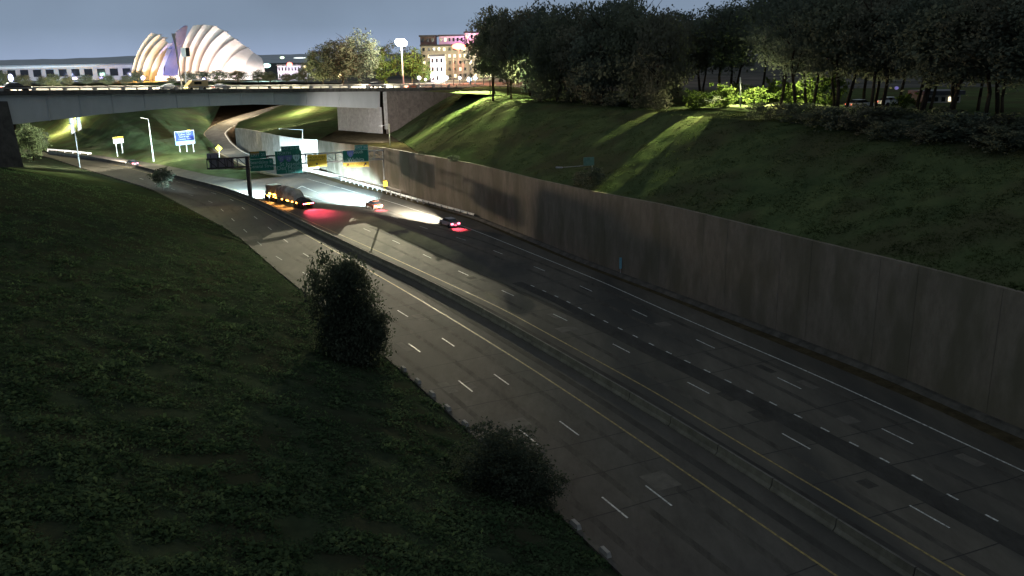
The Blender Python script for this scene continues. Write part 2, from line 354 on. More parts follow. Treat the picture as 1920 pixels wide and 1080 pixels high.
# hillside between the far road and the ramp
r0 = [G(30, 280), G(95, 283), G(170, 290), G(250, 300), G(320, 312), G(400, 330), G(465, 338), G(529, 331)]
r1 = [P(30, 262, 330), P(90, 262, 325), P(165, 268, 300), P(250, 278, 276), P(320, 290, 260), P(392, 305, 248), P(440, 316, 238), P(500, 322, 231)]
r2 = [P(30, 245, 355), P(95, 245, 350), P(165, 240, 318), P(240, 245, 290), P(300, 256, 280), P(360, 266, 286), P(385, 274, 283), P(425, 296, 258)]
r3 = [P(30, 225, 385), P(95, 222, 370), P(150, 215, 335), P(230, 215, 312), P(290, 214, 312), P(340, 225, 318), P(376, 246, 301), P(380, 252, 298)]
r4 = [P(20, 200, 400), P(95, 200, 390), P(150, 190, 370), P(230, 190, 345), P(300, 190, 345), P(360, 200, 345), P(390, 225, 330), P(395, 233, 322)]
r5 = [Vector((p.x, p.y+30, PZ)) for p in r4]
for r in (r0,): 
    for p in r: p.z -= .04
hill_mid = terrain('hillside', [r0, r1, r2, r3, r4, r5], M_grassR, 70, 60, amp=.3, smooth_it=1)
# exit ramp
rl = [G(529, 331, 0), G(470, 318, 0), G(428, 297, .8), G(400, 283, 1.5), G(388, 265, 2.3), G(379, 250, 3.3), G(392, 238, 4.6), G(420, 226, 6.2), G(448, 217, 7.6), G(480, 208, 9.3), G(513, 200, 11), G(560, 188, 13)]
rr_ = [G(575, 323, 0), G(520, 307, 0), G(478, 293, .8), G(455, 283, 1.5), G(436, 268, 2.3), G(424, 250, 3.3), G(436, 239, 4.6), G(452, 231, 6.2), G(473, 221, 7.6), G(500, 211, 9.3), G(530, 203, 11), G(575, 191, 13)]
NR = 60
RL = smoothline(rl, NR, 2); RRR = smoothline(rr_, NR, 2)
for p in RL+RRR: p.z += .05
ramp = MB().sheet(RL, RRR).build('exit_ramp', M_ramp, smooth=True); tag(ramp, kind='structure')
up = Vector((0, 0, .012))
MB().sheet([a.lerp(b, .04)+up for a, b in zip(RL, RRR)], [a.lerp(b, .075)+up for a, b in zip(RL, RRR)]).build('edge_line', M_yellow, ramp)
MB().sheet([a.lerp(b, .90)+up for a, b in zip(RL, RRR)], [a.lerp(b, .95)+up for a, b in zip(RL, RRR)]).build('edge_line', M_white, ramp)
bk = MB()
bk.sheet([a.lerp(b, -.12)+Vector((0, 0, -.1)) for a, b in zip(RL, RRR)], RL); bk.build('ramp_verge', M_soil); tag(bpy.data.objects['ramp_verge'], kind='structure')
# ramp wall and its bank
wtop = [P(592, 262, 224), P(557, 260, 229), P(520, 254, 240), P(490, 248, 256), P(460, 242, 277), P(440, 240, 292)]
wbot = [Vector((p.x, p.y, 0)) for p in wtop]
rwall = empty('ramp_retaining_wall', G(575, 318), 'curved pale concrete retaining wall rising beside the exit ramp', 'wall')
WT = resample(wtop, 13); 
for i in range(12):
    a, b = WT[i], WT[i+1]; g = (b-a)*.012
    a2 = a+g; b2 = b-g; nrm = Vector((a2.y-b2.y, b2.x-a2.x, 0)).normalized()*.5
    if nrm.y < 0: nrm = -nrm
    lo = lambda p: Vector((p.x, p.y, -1))
    MB().add([lo(a2), lo(b2), b2, a2, lo(a2)+nrm, lo(b2)+nrm, b2+nrm, a2+nrm], [(0, 1, 2, 3), (3, 2, 6, 7), (0, 3, 7, 4), (1, 5, 6, 2), (4, 7, 6, 5)]).build('panel', M_concp if i < 3 else M_conc, rwall)  # corner panels take paler concrete: lamp light put into their colour
r0 = [p+Vector((0, .3, -.12)) for p in reversed(wtop)]
r1 = [P(446, 229, 308), P(475, 228, 292), P(510, 234, 276), P(550, 240, 262), P(590, 245, 250), P(612, 255, 240)]
r2 = [P(475, 219, 322), P(500, 213, 312), P(530, 216, 296), P(565, 222, 282), P(605, 225, 272), P(632, 243, 259)]
r3 = [P(500, 210, 326), P(530, 202, 320), P(560, 198, 306), P(590, 200, 296), P(615, 205, 290), P(636, 215, 276)]
r4 = [P(520, 200, 335), P(550, 190, 330), P(580, 185, 322), P(600, 182, 312), P(620, 182, 306), P(650, 182, 300)]
bank_u = terrain('grass_bank', [r0, r1, r2, r3, r4], M_grassR, 40, 40, amp=.15, smooth_it=1)
# plateau: right of crest, behind the bridge, left
cr_ = offset(wt, 31.5)
pv = [Vector((p.x, p.y, PZ-.08)) for p in cr_]
ptR = MB().sheet(pv, [Vector((max(p.x+400, 300), p.y+(p.y-60)*1.2, PZ-.08)) for p in pv]).build('park_ground', M_grassR); tag(ptR, kind='structure')
pb = [Vector((-700, 420, PZ)), Vector((-240, 400, PZ)), Vector((-150, 385, PZ)), Vector((-95, 366, PZ)), Vector((-62, 330, PZ)), Vector((-55, 295, PZ)), Vector((A2b.x-1, A2b.y+1, PZ)), Vector((A1b.x, A1b.y, PZ)), Vector((street[-8].x, street[-8].y, PZ)), Vector((20, 225, PZ)), Vector((120, 210, PZ))]
for p in pb: p.z -= .04
M_city = mat('city_ground', (.05, .055, .05), (.12, .12, .11), scale=.05, det=8)
ptB = MB().sheet(pb, [Vector((p.x*6 if p.x < 0 else p.x*6+200, 3600, PZ-.04)) for p in pb]).build('city_ground', M_city); tag(ptB, kind='structure')
# distant wooded hills
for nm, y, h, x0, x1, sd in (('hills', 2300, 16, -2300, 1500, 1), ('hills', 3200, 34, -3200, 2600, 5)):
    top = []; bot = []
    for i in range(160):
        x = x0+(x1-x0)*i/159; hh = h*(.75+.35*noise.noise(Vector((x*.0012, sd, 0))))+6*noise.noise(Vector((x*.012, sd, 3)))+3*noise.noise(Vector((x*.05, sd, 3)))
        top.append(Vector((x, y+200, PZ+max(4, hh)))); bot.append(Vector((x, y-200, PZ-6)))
    tag(MB().sheet(bot, top).build(nm, mat('hill_haze', (.4, .44, .47), (.5, .54, .58), scale=.02, det=8)), kind='structure')  # pale blue-grey colour stands in for distance haze
# ================================================================== retaining wall (panels)
wall = empty('retaining_wall', wallB[30], 'long tall stained concrete retaining wall beside the right-hand carriageway', 'wall')
Wt = resample(wt, 61)
for i in range(60):
    a, b = Wt[i], Wt[i+1]; g = (b-a).normalized()*.012; a2, b2 = a+g, b-g; t = (b-a); t.z = 0; t.normalize(); nr = Vector((t.y, -t.x, 0))
    j = .012*((i*7) % 3)
    def V(p, z, k): return Vector((p.x, p.y, z))+nr*(k-j if k < .1 else k)
    MB().add([V(a2, -.3, 0), V(b2, -.3, 0), V(b2, b2.z, 0), V(a2, a2.z, 0), V(a2, -.3, .45), V(b2, -.3, .45), V(b2, b2.z, .45), V(a2, a2.z, .45)],
             [(0, 1, 2, 3), (3, 2, 6, 7), (0, 3, 7, 4), (1, 5, 6, 2), (4, 7, 6, 5)]).build('panel', M_wall, wall)
# backing behind the joints, coping lip
bkq = MB(); of = offset(wt, .2)
bkq.sheet([Vector((p.x, p.y, -.3)) for p in of], [Vector((p.x, p.y, z-.1)) for p, z in zip(of, zt)]).build('backing', M_concd, wall)
MB().sheet([Vector((p.x, p.y, .0)) for p in offset(wt, -.9)], [Vector((p.x, p.y, .35)) for p in offset(wt, -.5)]).sheet([Vector((p.x, p.y, .35)) for p in offset(wt, -.5)], [Vector((p.x, p.y, .36)) for p in offset(wt, -.02)]).build('footing', M_concd, wall)
# ------------------------------------------------------------------ median barrier
prof = [(-.3, 0), (-.3, .08), (-.14, .3), (-.09, .81), (.09, .81), (.14, .3), (.3, .08), (.3, 0)]
med = empty('median_barrier', bar_c[30], 'long dirty concrete barrier between the two carriageways', 'barrier')
bp = resample(bar_c, 60)
for i in range(59):
    a, b = bp[i], bp[i+1]; g = (b-a).normalized()*.04; a = a+g; b = b-g; t = (b-a).normalized(); r = Vector((t.y, -t.x, 0))
    vs = [a+r*x+Vector((0, 0, z)) for x, z in prof]+[b+r*x+Vector((0, 0, z)) for x, z in prof]; k = len(prof)
    MB().add(vs, [(q, q+1, q+1+k, q+k) for q in range(k-1)]+[tuple(range(k)), tuple(range(2*k-1, k-1, -1))]).build('barrier_section', M_conct, med)
# low kerb wall and its pale blocks along the left road edge
kb = empty('edge_kerb', leftE[30], 'low dark kerb along the foot of the left grass bank', 'kerb')
le = resample(leftE[:-10], 60)
for i in range(59):
    a, b = le[i], le[i+1]; g = (b-a).normalized()*.03
    MB().bar(a+g+Vector((-.1, 0, .1)), b-g+Vector((-.1, 0, .1)), .35, .32).build('kerb_section', M_concd, kb)
def alongpt(pts, s):
    for a, b in zip(pts, pts[1:]):
        l = (b-a).length
        if s <= l: return a.lerp(b, s/l), (b-a).normalized()
        s -= l
    return pts[-1], (pts[-1]-pts[-2]).normalized()
blk = None
ords = ['nearest the camera', 'second from the camera', 'just past the round bush', 'on the camera side of the round bush', 'fifth from the camera', 'sixth from the camera', 'seventh from the camera', 'beside the tall tree foot']
for i, (px, py) in enumerate([(1130, 1040), (1075, 988), (903, 830), (868, 798), (835, 768), (803, 742), (777, 718), (750, 695)]):
    p = G(px, py, .25); s = arc_of(leftE, Vector((p.x, p.y, 0))); q, t = alongpt(leftE, s)
    if blk is None:
        m = MB(); m.add([(-.5, -.16, 0), (.5, -.16, 0), (.5, .16, 0), (-.5, .16, 0), (-.38, -.12, .3), (.38, -.12, .3), (.38, .12, .3), (-.38, .12, .3)], [(4, 5, 6, 7), (0, 1, 5, 4), (1, 2, 6, 5), (2, 3, 7, 6), (3, 0, 4, 7)])
        blk = m.mesh('kerb_block', M_conc)
    o = linkmesh('kerb_block', blk, None, (q.x, q.y, .26), atan2(t.y, t.x))
    lb = ['pale block on the left kerb nearest the bottom edge of the photo', 'pale kerb block just below the round bush, second from the bottom', 'pale kerb block just above the round bush', 'second pale kerb block above the round bush', 'third pale kerb block above the round bush', 'third pale kerb block down from the tall leafy tree', 'second pale kerb block down from the tall leafy tree', 'pale kerb block at the foot of the tall leafy tree'][i]
    tag(o, lb, 'kerb block', 'pale blocks along the left kerb')
# ================================================================== street bridge
bridge = empty('road_bridge', BP(400, 165)+bn*10, 'long grey street bridge crossing high over the sunken highway', 'bridge')
xs = [-40, 0, 40, 70, 110, 150, 190, 240, 300, 375, 440, 480, 517, 580, 637, 680, 717]
bot = {-40: 238, 0: 236, 40: 232.5, 70: 229, 110: 224.5, 150: 220.5, 190: 215, 240: 211, 300: 205, 375: 200, 440: 197.5, 480: 196, 517: 196.5, 580: 198.5, 637: 201, 680: 202.5, 717: 204}
def railY(x): return 164.6-(x/905)*6.6
def gtop(x): return railY(x)+14.5-(x/900)*3
for off in (1.1, 7, 13, 18.7):
    a = [BQ(x, gtop(x)-.5, off) for x in xs]; b = [BQ(x, bot[x], off) for x in xs]
    m = MB().sheet(a, b); c = [p+bn*.35 for p in a]; d = [p+bn*.35 for p in b]; m.sheet(b, d).sheet(d, c)
    m.build('girder', M_girder, bridge)
# splice plates and the pier bracket seen on the front girder
for x in range(90, 700, 61):
    q = sorted(xs, key=lambda v: abs(v-x))[0]; a = BQ(x, gtop(x)+1, 1.0); yb = bot[q]-2
    MB().bar(a, Vector((a.x, a.y, BP(x, yb).z)), .12, .3).build('stiffener', M_girder, bridge)
def beam(name, m, y0f, y1f, o0, o1, x0=-40, x1=905, n=24, parent=None):
    X = [x0+(x1-x0)*i/(n-1) for i in range(n)]
    T0 = [BQ(x, y0f(x), o0) for x in X]; B0 = [BQ(x, y1f(x), o0) for x in X]; dv = bn*(o1-o0)
    T1 = [p+dv for p in T0]; B1 = [p+dv for p in B0]
    mb = MB().sheet(T0, B0).sheet(T1, T0).sheet(B0, B1).sheet(B1, T1)
    k = [T0[0], B0[0], B1[0], T1[0]]; mb.add(k, [(0, 1, 2, 3)]); k = [T0[-1], B0[-1], B1[-1], T1[-1]]; mb.add(k, [(3, 2, 1, 0)])
    return mb.build(name, m, parent or bridge)
beam('deck', M_conc, lambda x: railY(x)+9.6, lambda x: gtop(x)-1, .5, 19.6)
beam('parapet', M_concd, lambda x: railY(x)+5.2, lambda x: gtop(x)-.2, 0, .45)
beam('parapet', M_concp, lambda x: railY(x)+3.2, lambda x: railY(x)+11, 19.6, 20.0)
beam('handrail', M_conc, lambda x: railY(x), lambda x: railY(x)+1.5, .08, .36)
beam('handrail', M_conc, lambda x: railY(x)+.2, lambda x: railY(x)+1.4, 19.7, 19.95)
beam('pavement', M_conc, lambda x: railY(x)+8.6, lambda x: railY(x)+9.7, .5, 3)
k = -2
while k < 19:
    x = (122+60.1*k)/(1+.02384*k); a = BQ(x, railY(x)-.3, .05); b = BQ(x, railY(x)+6.5, .05)
    MB().bar(a+bn*.18, Vector((a.x, a.y, b.z))+bn*.18, .75, .5, up=bn).build('post', M_conc, bridge)
    k2 = k+.5; x = (122+60.1*k2)/(1+.02384*k2); a = BQ(x, railY(x), .2); b = BQ(x, railY(x)+6.5, .2)
    MB().bar(a, Vector((a.x, a.y, b.z)), .25, .25).build('post', M_conc, bridge); k += 1
# abutments
A1t = BP(719, 203)
ab = empty('bridge_abutment', A1b, 'pale concrete abutment under the right-hand end of the bridge', 'abutment')
def vface(p, q, z0, z1, th, m, name, par):
    t = (q-p); t.z = 0; t.normalize(); nr = Vector((-t.y, t.x, 0))*th
    f = lambda v, z: Vector((v.x, v.y, z))
    return MB().add([f(p, z0), f(q, z0), f(q, z1), f(p, z1), f(p, z0)+nr, f(q, z0)+nr, f(q, z1)+nr, f(p, z1)+nr], [(0, 1, 2, 3), (3, 2, 6, 7), (7, 6, 5, 4), (0, 3, 7, 4), (1, 5, 6, 2)]).build(name, m, par)
for i in range(4):
    p = A1b.lerp(A2b, i/4+.004); q = A1b.lerp(A2b, (i+1)/4-.004)
    vface(q, p, A1b.z-.6, A1t.z+.3, .8, M_concp, 'panel', ab)
MB().bar(BQ(720, 172, -.25), Vector((BP(720, 172).x, BP(720, 172).y, A1b.z+1))-bn*.25, .9, .5, up=bn).build('corner_pilaster', M_concp, ab)
sw = empty('street_wall', BP(800, 190), 'brown concrete wall carrying the street to the right of the bridge', 'wall')
M_brown = mat('brown_wall', (.12, .1, .085), (.22, .19, .16), scale=.7, det=8)
for i in range(8):
    x0 = 722+i*23; x1 = x0+22.6
    p = BQ(x0, 170, .05); q = BQ(x1, 170, .05); p.z = 0; q.z = 0
    vface(p, q, 2, BP(x0, railY(x0)+9).z, .5, M_brown, 'panel', sw)
la = empty('bridge_abutment', BP(20, 250), 'dark bridge pier wall at the left edge beside the grass bank', 'abutment')
pl = [BP(-60, 200), BP(8, 200)]
for p in pl: p.z = 0
mbx = MB(); q0 = BP(-70, 190); q1 = BP(14, 190); q2 = BP(40, 286); q3 = BP(-70, 286)
q2.z -= 3; q3.z -= 3
mbx.add([q0, q1, q2, q3, q0+bn*19, q1+bn*19, q2+bn*19, q3+bn*19], [(0, 1, 2, 3), (1, 5, 6, 2), (4, 7, 6, 5), (0, 4, 5, 1), (3, 2, 6, 7)])
mbx.build('pier_wall', M_concd, la)
# twin columns of the ramp bridge further back
for i, (x, y0, y1) in enumerate(((138, 222, 268), (151.5, 222, 271))):
    p = P(x+3, y1, 322); o = MB().tube(p-Vector((0, 0, 2)), Vector((p.x-.3, p.y, P(x, y0, 322).z+3)), .8, .72, 12).build('column', M_concp, None, True)
    tag(o, ['pale round column under the bridge, left one of the pair', 'pale round column under the bridge, right one of the pair'][i], 'column', 'twin columns under the bridge')
# ================================================================== gantry
gl = G(470, 372); gr = G(719, 352)
gY = gl.y; gr = Vector((gr.x, gY*1.05, 0)); gr.x = (719.5-960)/F*gr.y*1.035
gr = P(719, 340, gY*1.054); gr.z = 0
gdir = (gr-gl); gdir.z = 0; gdir.normalize(); gn = Vector((gdir.y, -gdir.x, 0))
if gn.y > 0: gn = -gn      # towards the camera
def GP(px, py): return onplane(px, py, gl, gr)
gan = empty('sign_gantry', gl, 'overhead sign gantry spanning the highway on a dark central post', 'sign gantry')
H1 = GP(600, 287.5).z; H0 = GP(600, 304.5).z
u_l = (GP(387, 299)-gl).dot(gdir); u_r = (GP(719, 283)-gl).dot(gdir)
def gp(u, z, k=0): q = gl+gdir*u+gn*k; q.z = z; return q
MB().tube(gp(0, -.5), gp(0, H1+.2), .5, .42, 10).build('post', M_dark, gan, True)
MB().tube(gp(u_r, -.5), gp(u_r, H1+.2), .38, .34, 10).build('post', M_steel, gan, True)
for nm, ua, ub, m in (('truss', u_l, 12.2, M_dark), ('truss', 12.2, u_r, M_steel)):
    t = MB()
    for kk in (-.55, .55):
        t.bar(gp(ua, H1, kk), gp(ub, H1, kk), .2); t.bar(gp(ua, H0, kk), gp(ub, H0, kk), .2)
    nseg = int((ub-ua)/1.9); 
    for i in range(nseg+1):
        u = ua+(ub-ua)*i/nseg
        for kk in (-.55, .55):
            t.bar(gp(u, H1, kk), gp(u, H0, kk), .1)
            if i < nseg: t.bar(gp(u, H1, kk), gp(u+(ub-ua)/nseg, H0, kk), .09)
        t.bar(gp(u, H1, -.55), gp(u, H1, .55), .09); t.bar(gp(u, H0, -.55), gp(u, H0, .55), .09)
    t.build(nm, m, gan)
fontc = {}
def text_mesh(txt, size, m, align='CENTER'):
    cu = bpy.data.curves.new('t', 'FONT'); cu.body = txt; cu.size = size; cu.align_x = align; cu.align_y = 'CENTER'; cu.extrude = .012; cu.resolution_u = 2
    o = bpy.data.objects.new('t', cu); COL.objects.link(o); dg = bpy.context.evaluated_depsgraph_get()
    me = bpy.data.meshes.new_from_object(o.evaluated_get(dg)); me.materials.clear(); me.materials.append(m)
    bpy.data.objects.remove(o); bpy.data.curves.remove(cu); return me
def put_text(txt, c, ex, nrm, size, m, parent, name='lettering'):
    me = text_mesh(txt, size, m); ez = Vector((0, 0, 1))
    M = Matrix(((ex.x, ez.x, nrm.x, c.x), (ex.y, ez.y, nrm.y, c.y), (ex.z, ez.z, nrm.z, c.z), (0, 0, 0, 1)))
    me.transform(Matrix.Translation(-parent.location) @ M) if parent.type == 'EMPTY' else me.transform(M)
    o = bpy.data.objects.new(name, me); COL.objects.link(o); o.parent = parent; return o
def panel(name, u0, u1, z0, z1, k, m, parent, border=M_swhite, th=.12, bw=.1, fn=None, nrm=None, ex=None):
    fn = fn or gp; sg = 1 if k > 0 else 1
    c = [fn(u0, z0, k), fn(u1, z0, k), fn(u1, z1, k), fn(u0, z1, k)]; bkp = [fn(u0, z0, k-th), fn(u1, z0, k-th), fn(u1, z1, k-th), fn(u0, z1, k-th)]
    o = MB().add(c+bkp, [(0, 1, 2, 3), (7, 6, 5, 4), (0, 4, 5, 1), (1, 5, 6, 2), (2, 6, 7, 3), (3, 7, 4, 0)]).build(name, m, parent)
    if border:
        t = MB()
        for (a, b, c_, d) in ((u0, u1, z0, z0+bw), (u0, u1, z1-bw, z1), (u0, u0+bw, z0+bw, z1-bw), (u1-bw, u1, z0+bw, z1-bw)):
            t.add([fn(a, c_, k+.012), fn(b, c_, k+.012), fn(b, d, k+.012), fn(a, d, k+.012)], [(0, 1, 2, 3)])
        return o, t
    return o, None
def sign(label, px0, px1, py0, py1, m, texts, tabs=(), border=M_swhite, shields=(), base=None, cat='road sign', bwid=.09):
    a = GP(px0, py1); b = GP(px1, py0); pc = GP((px0+px1)/2, (py0+py1)/2); u0 = (a-gl).dot(gdir); u1 = (b-gl).dot(gdir)
    W = u1-u0; z0 = GP((px0+px1)/2, py1).z; z1 = GP((px0+px1)/2, py0).z; k = .85
    s = empty('overhead_sign', gp((u0+u1)/2, z0, k), label, cat, 'signs on the gantry')
    o, t = panel('panel', u0, u1, z0, z1, k, m, s, border, bw=bwid)
    if t: t.build('border', border, s)
    for (txt, fx, fy, size, tm) in texts:
        put_text(txt, gp(u0+W*fx, z0+(z1-z0)*fy, k+.02), gdir, gn, size, tm, s)
    for (fx, fy, sz, m1, m2, num) in shields:
        u = u0+W*fx; z = z0+(z1-z0)*fy
        pts = [(-.5, .35), (-.42, .5), (-.2, .44), (0, .5), (.2, .44), (.42, .5), (.5, .35), (.46, 0), (.25, -.32), (0, -.5), (-.25, -.32), (-.46, 0)]
        MB().add([gp(u+x*sz, z+y*sz, k+.015) for x, y in pts], [tuple(range(len(pts)))]).build('shield', m1, s)
        if num: put_text(num, gp(u, z, k+.03), gdir, gn, sz*.55, m2, s, 'route_number')
    for (x0, x1, y0, y1, m1, txt, size, tm, bd) in tabs:
        v0 = (GP(x0, y1)-gl).dot(gdir); v1 = (GP(x1, y0)-gl).dot(gdir); c0 = GP((x0+x1)/2, y1).z; c1 = GP((x0+x1)/2, y0).z
        o, t = panel('tab', v0, v1, c0, c1, k, m1, s, bd, bw=.06)
        if t: t.build('border', bd, s)
        if txt: put_text(txt, gp((v0+v1)/2, (c0+c1)/2, k+.02), gdir, gn, size, tm, s)
    return s, (u0, u1, z0, z1, k)
M_glass_t = mat('sign_letter', (.55, .62, .6), rough=.5)
M_letd = mat('dim_sign_letter', (.2, .3, .3), rough=.5)  # darker letter copy for the weakly lit signs; shade put into colour
M_shb = mat('shield_blue', (.07, .1, .24), rough=.5); M_shb2 = mat('shield_blue_bright', (.2, .25, .65), rough=.5); M_shw = mat('shield_pale', (.32, .52, .52), rough=.5)  # dull and bright shields carry each sign's light in their colour
sign('small green overhead sign with two lines of text, next to the dark post', 469.5, 511, 297, 319.5, M_green,
     [('Beardsley Rd', .52, .72, 1.0, M_letd), ('Central Street', .52, .38, .95, M_letd)], [(468, 497.5, 283, 296.8, M_green, 'EXIT 2S', .9, M_letd, None), (469, 485, 283.6, 289, mat('dull_yellow', (.22, .16, .03), rough=.5), '', 1, M_black, None)], border=None)
sign('tall green overhead sign with three route shields and place names', 518, 563.5, 282, 324.5, M_green,
     [('NORTH', .34, .9, .8, M_letd), ('St Joseph', .55, .42, 1.2, M_letd), ('Des Moines', .55, .25, 1.2, M_letd), ('1 MILE', .55, .09, .85, M_letd)],
     [(526, 560.5, 273, 281.8, M_green, 'EXIT 2T-W', .8, M_letd, None)], None, [(.22, .66, 1.5, M_shb, M_letd, '35'), (.5, .66, 1.5, M_shb, M_letd, '29'), (.8, .66, 1.5, M_shw, M_black, '71')])
s3, q3 = sign('yellow overhead sign with black text on the gantry', 576, 611, 289, 312, M_syel, [('VEHICLES OVER', .42, .78, .62, M_black), ('HEIGHT', .3, .56, .62, M_black), ('14 FT', .72, .58, .62, M_black)], border=None)
u = (q3[0]+q3[1])/2; MB().tube(gp(u-.1, q3[2]+.62, .85), gp(u-.1, q3[2]+.62, 1.08), .22, .2, 10).build('beacon', M_black, s3)
s4, q4 = sign('green overhead sign above a yellow exit strip, near the right post', 642, 689, 280.5, 303, M_green,
     [('South', .6, .82, .95, M_glass_t), ('Wichita', .5, .2, 1.15, M_glass_t)], [(664, 688, 271, 280.4, M_greenp, 'EXIT 2U', .75, M_glass_t, M_greenp)], M_glass_t, [(.3, .68, 1.45, M_shb2, M_glass_t, '35')])
a0 = GP(642, 303.2); v0 = (a0-gl).dot(gdir); v1 = (GP(690.5, 303)-gl).dot(gdir); c1 = q4[2]-.03; c0 = GP(666, 313).z
panel('exit_strip', v0, v1, c0, c1, .85, M_syel, s4, None)
put_text('EXIT  ONLY', gp((v0+v1)/2, (c0+c1)/2, .88), gdir, gn, .75, mat('orange_print', (.6, .25, .02), rough=.6), s4)
for fx in (.16, .84):
    u = v0+(v1-v0)*fx; z = (c0+c1)/2
    MB().add([gp(u+x, z+y, .88) for x, y in ((-.42, -.38), (-.3, -.5), (.12, -.06), (.3, -.2), (.34, .38), (-.24, .32), (-.06, .14))], [tuple(range(7))]).build('arrow', M_black, s4)
# back of the sign over the left carriageway
s5 = empty('overhead_sign', GP(412, 310), 'grey back of an overhead sign facing away behind the left truss', 'road sign', 'signs on the gantry')
u0 = (GP(392, 300)-gl).dot(gdir); u1 = (GP(438, 300)-gl).dot(gdir); z0 = GP(414, 318).z; z1 = GP(414, 298).z
panel('panel', u0, u1, z0, z1, -.8, M_sback, s5, None)
v0 = (GP(388, 296)-gl).dot(gdir); v1 = (GP(410, 296)-gl).dot(gdir); panel('tab', v0, v1, z1+.02, GP(400, 288).z, -.8, M_sback, s5, None)
for i in range(4):
    u = u0+.4+(u1-u0-.8)*i/3; MB().bar(gp(u, z0, -.72), gp(u, z1+(.8 if i < 2 else 0), -.72), .12).build('stiffener', M_dark, s5)
# yellow crash barrel in front of the right post
bar_ = empty('crash_barrel', gp(u_r, 0, .9), 'yellow crash cushion standing in front of the right gantry post', 'crash cushion')
t = MB(); c = gp(u_r, 0, .9)
t.bar(c+Vector((0, 0, .2)), c+Vector((0, 0, 2.1)), 1.35, 1.0).build('cushion', M_syel, bar_)
MB().bar(c, c+Vector((0, 0, .2)), 1.5, 1.15).build('base', M_dark, bar_)
# ================================================================== guardrail by the wall
gr_l = smoothline([G(890, 409), G(830, 392), G(760, 373), G(700, 355), G(640, 339)], 40, 1)
guard = empty('guardrail', gr_l[0], 'pale steel guardrail with dark block-outs along the foot of the wall', 'guardrail')
zz = lambda z: Vector((0, 0, z))
m = MB()
for z, kk in ((.45, 0), (.56, .08), (.66, 0), (.74, .08), (.86, 0)): pass
pr = [(0, .42), (.09, .5), (.02, .62), (.09, .74), (0, .84)]
LNs = [[p+Vector((0, 0, z)) for p in offset(gr_l, -kk)] for kk, z in pr]
for a, b in zip(LNs, LNs[1:]): m.sheet(a, b)
m.build('rail', M_rail, guard)
gp_ = resample(gr_l, 26); 
for p in gp_: MB().bar(p+zz(-.1), p+zz(.8), .16).build('post', M_dark, guard)
ofs = offset(gp_, -.12)
for a in ofs[:-1]: MB().bar(a+zz(.55), a+zz(.69), .3, .12).build('block_out', M_dark, guard)
lowb = smoothline([G(893, 405), G(800, 379), G(723, 357), G(640, 337), G(575, 322)], 40, 1); lowb = offset(lowb, .25)
cw = MB().sheet(lowb, [p+zz(.95) for p in lowb]).sheet([p+zz(.95) for p in lowb], [p+zz(.95) for p in offset(lowb, .35)]).build('low_wall', M_concp)
tag(cw, 'low pale concrete wall running behind the guardrail at the wall foot', 'low wall')
# ================================================================== roadside posts, signs and lamps
def post_sign(label, base_px, D, posts, board, colors, cat='road sign', txt=None):
    pass
def pole_lamp(name, label, base, top, arm, m=M_steel, r=.16, head=True, cat='street lamp', lit=None, headn=1):
    e = empty(name, base, label, cat)
    MB().tube(base-zz(.3), top, r, r*.6, 8).build('pole', m, e, True)
    if arm is not None:
        MB().tube(top-zz(.05), arm, r*.5, r*.35, 6).build('arm', m, e, True)
        d = (arm-top); d.z = 0; d.normalize()
        h = MB().bar(arm-d*.2, arm+d*.75, .34, .16).build('lamp_head', m if not lit else M_steel, e)
        if lit:
            c = arm+d*.3-zz(.12); MB().sphere(c, lit[1], 10, (1, 1, .5)).build('lens', lit[0], h, True)
    return e
b = P(288, 301, 250)
pole_lamp('street_lamp', 'tall pale lamp pole with short left arm on the hillside left of the blue sign', b, P(278, 223, 250), P(268, 221, 250.5), M_rail, .2)
b = P(150, 313, 238); pole_lamp('street_lamp', 'thin pale pole standing beside the far left roadway under the bridge', b, P(138, 232, 238), P(131, 231, 239), M_steel, .16)
b = P(731.5, 275, 200); pole_lamp('street_lamp', 'lamp pole with arm to the left standing on top of the wall by the abutment', b, P(729, 232, 200), P(716, 236, 200), M_rail, .16)
# arms whose poles stand behind the wall top
b = P(567, 262, 227); pole_lamp('street_lamp', 'lamp with long level left arm above the ramp wall', b, P(567, 243, 227), P(527, 241.5, 230), M_rail, .13)
ps = P(1110, 330, 121); e = pole_lamp('street_lamp', 'low lamp with long arm and greenish box above the retaining wall', P(1111, 330, 121), P(1110, 309, 121), P(1052, 314, 122), M_steel, .09)
MB().bar(P(1094, 303, 120.6), P(1114, 302, 120.8), .1, 1.15, up=(0, 0, 1)).build('sign_box', mat('grey_green_box', (.1, .2, .15), (.15, .26, .2), scale=2), e)
# kilometre marker by the right shoulder
e = empty('marker_post', G(1163, 517), 'thin bluish marker post beside the right shoulder below the wall', 'marker post')
p = G(1163, 517); MB().bar(p, p+zz(1.6), .08).build('post', M_steel, e); MB().bar(p+zz(1.0)+Vector((.0, -.06, 0)), p+zz(2.5)+Vector((0, -.06, 0)), .34, .05, up=(0, 1, 0)).build('plate', mat('marker_blue', (.12, .3, .4), (.2, .42, .5), scale=3), e)
# short dark post with a side arm at the foot of the left bank
b = P(573, 578, 97.5); pole_lamp('utility_post', 'short dark post with a thin side arm at the left road edge beside the tree', b, P(571.5, 527, 97.5), P(592, 526, 97.5), M_dark, .15, cat='post')
M_lil = mat('pale_sign_letter', (.34, .34, .5), rough=.5)
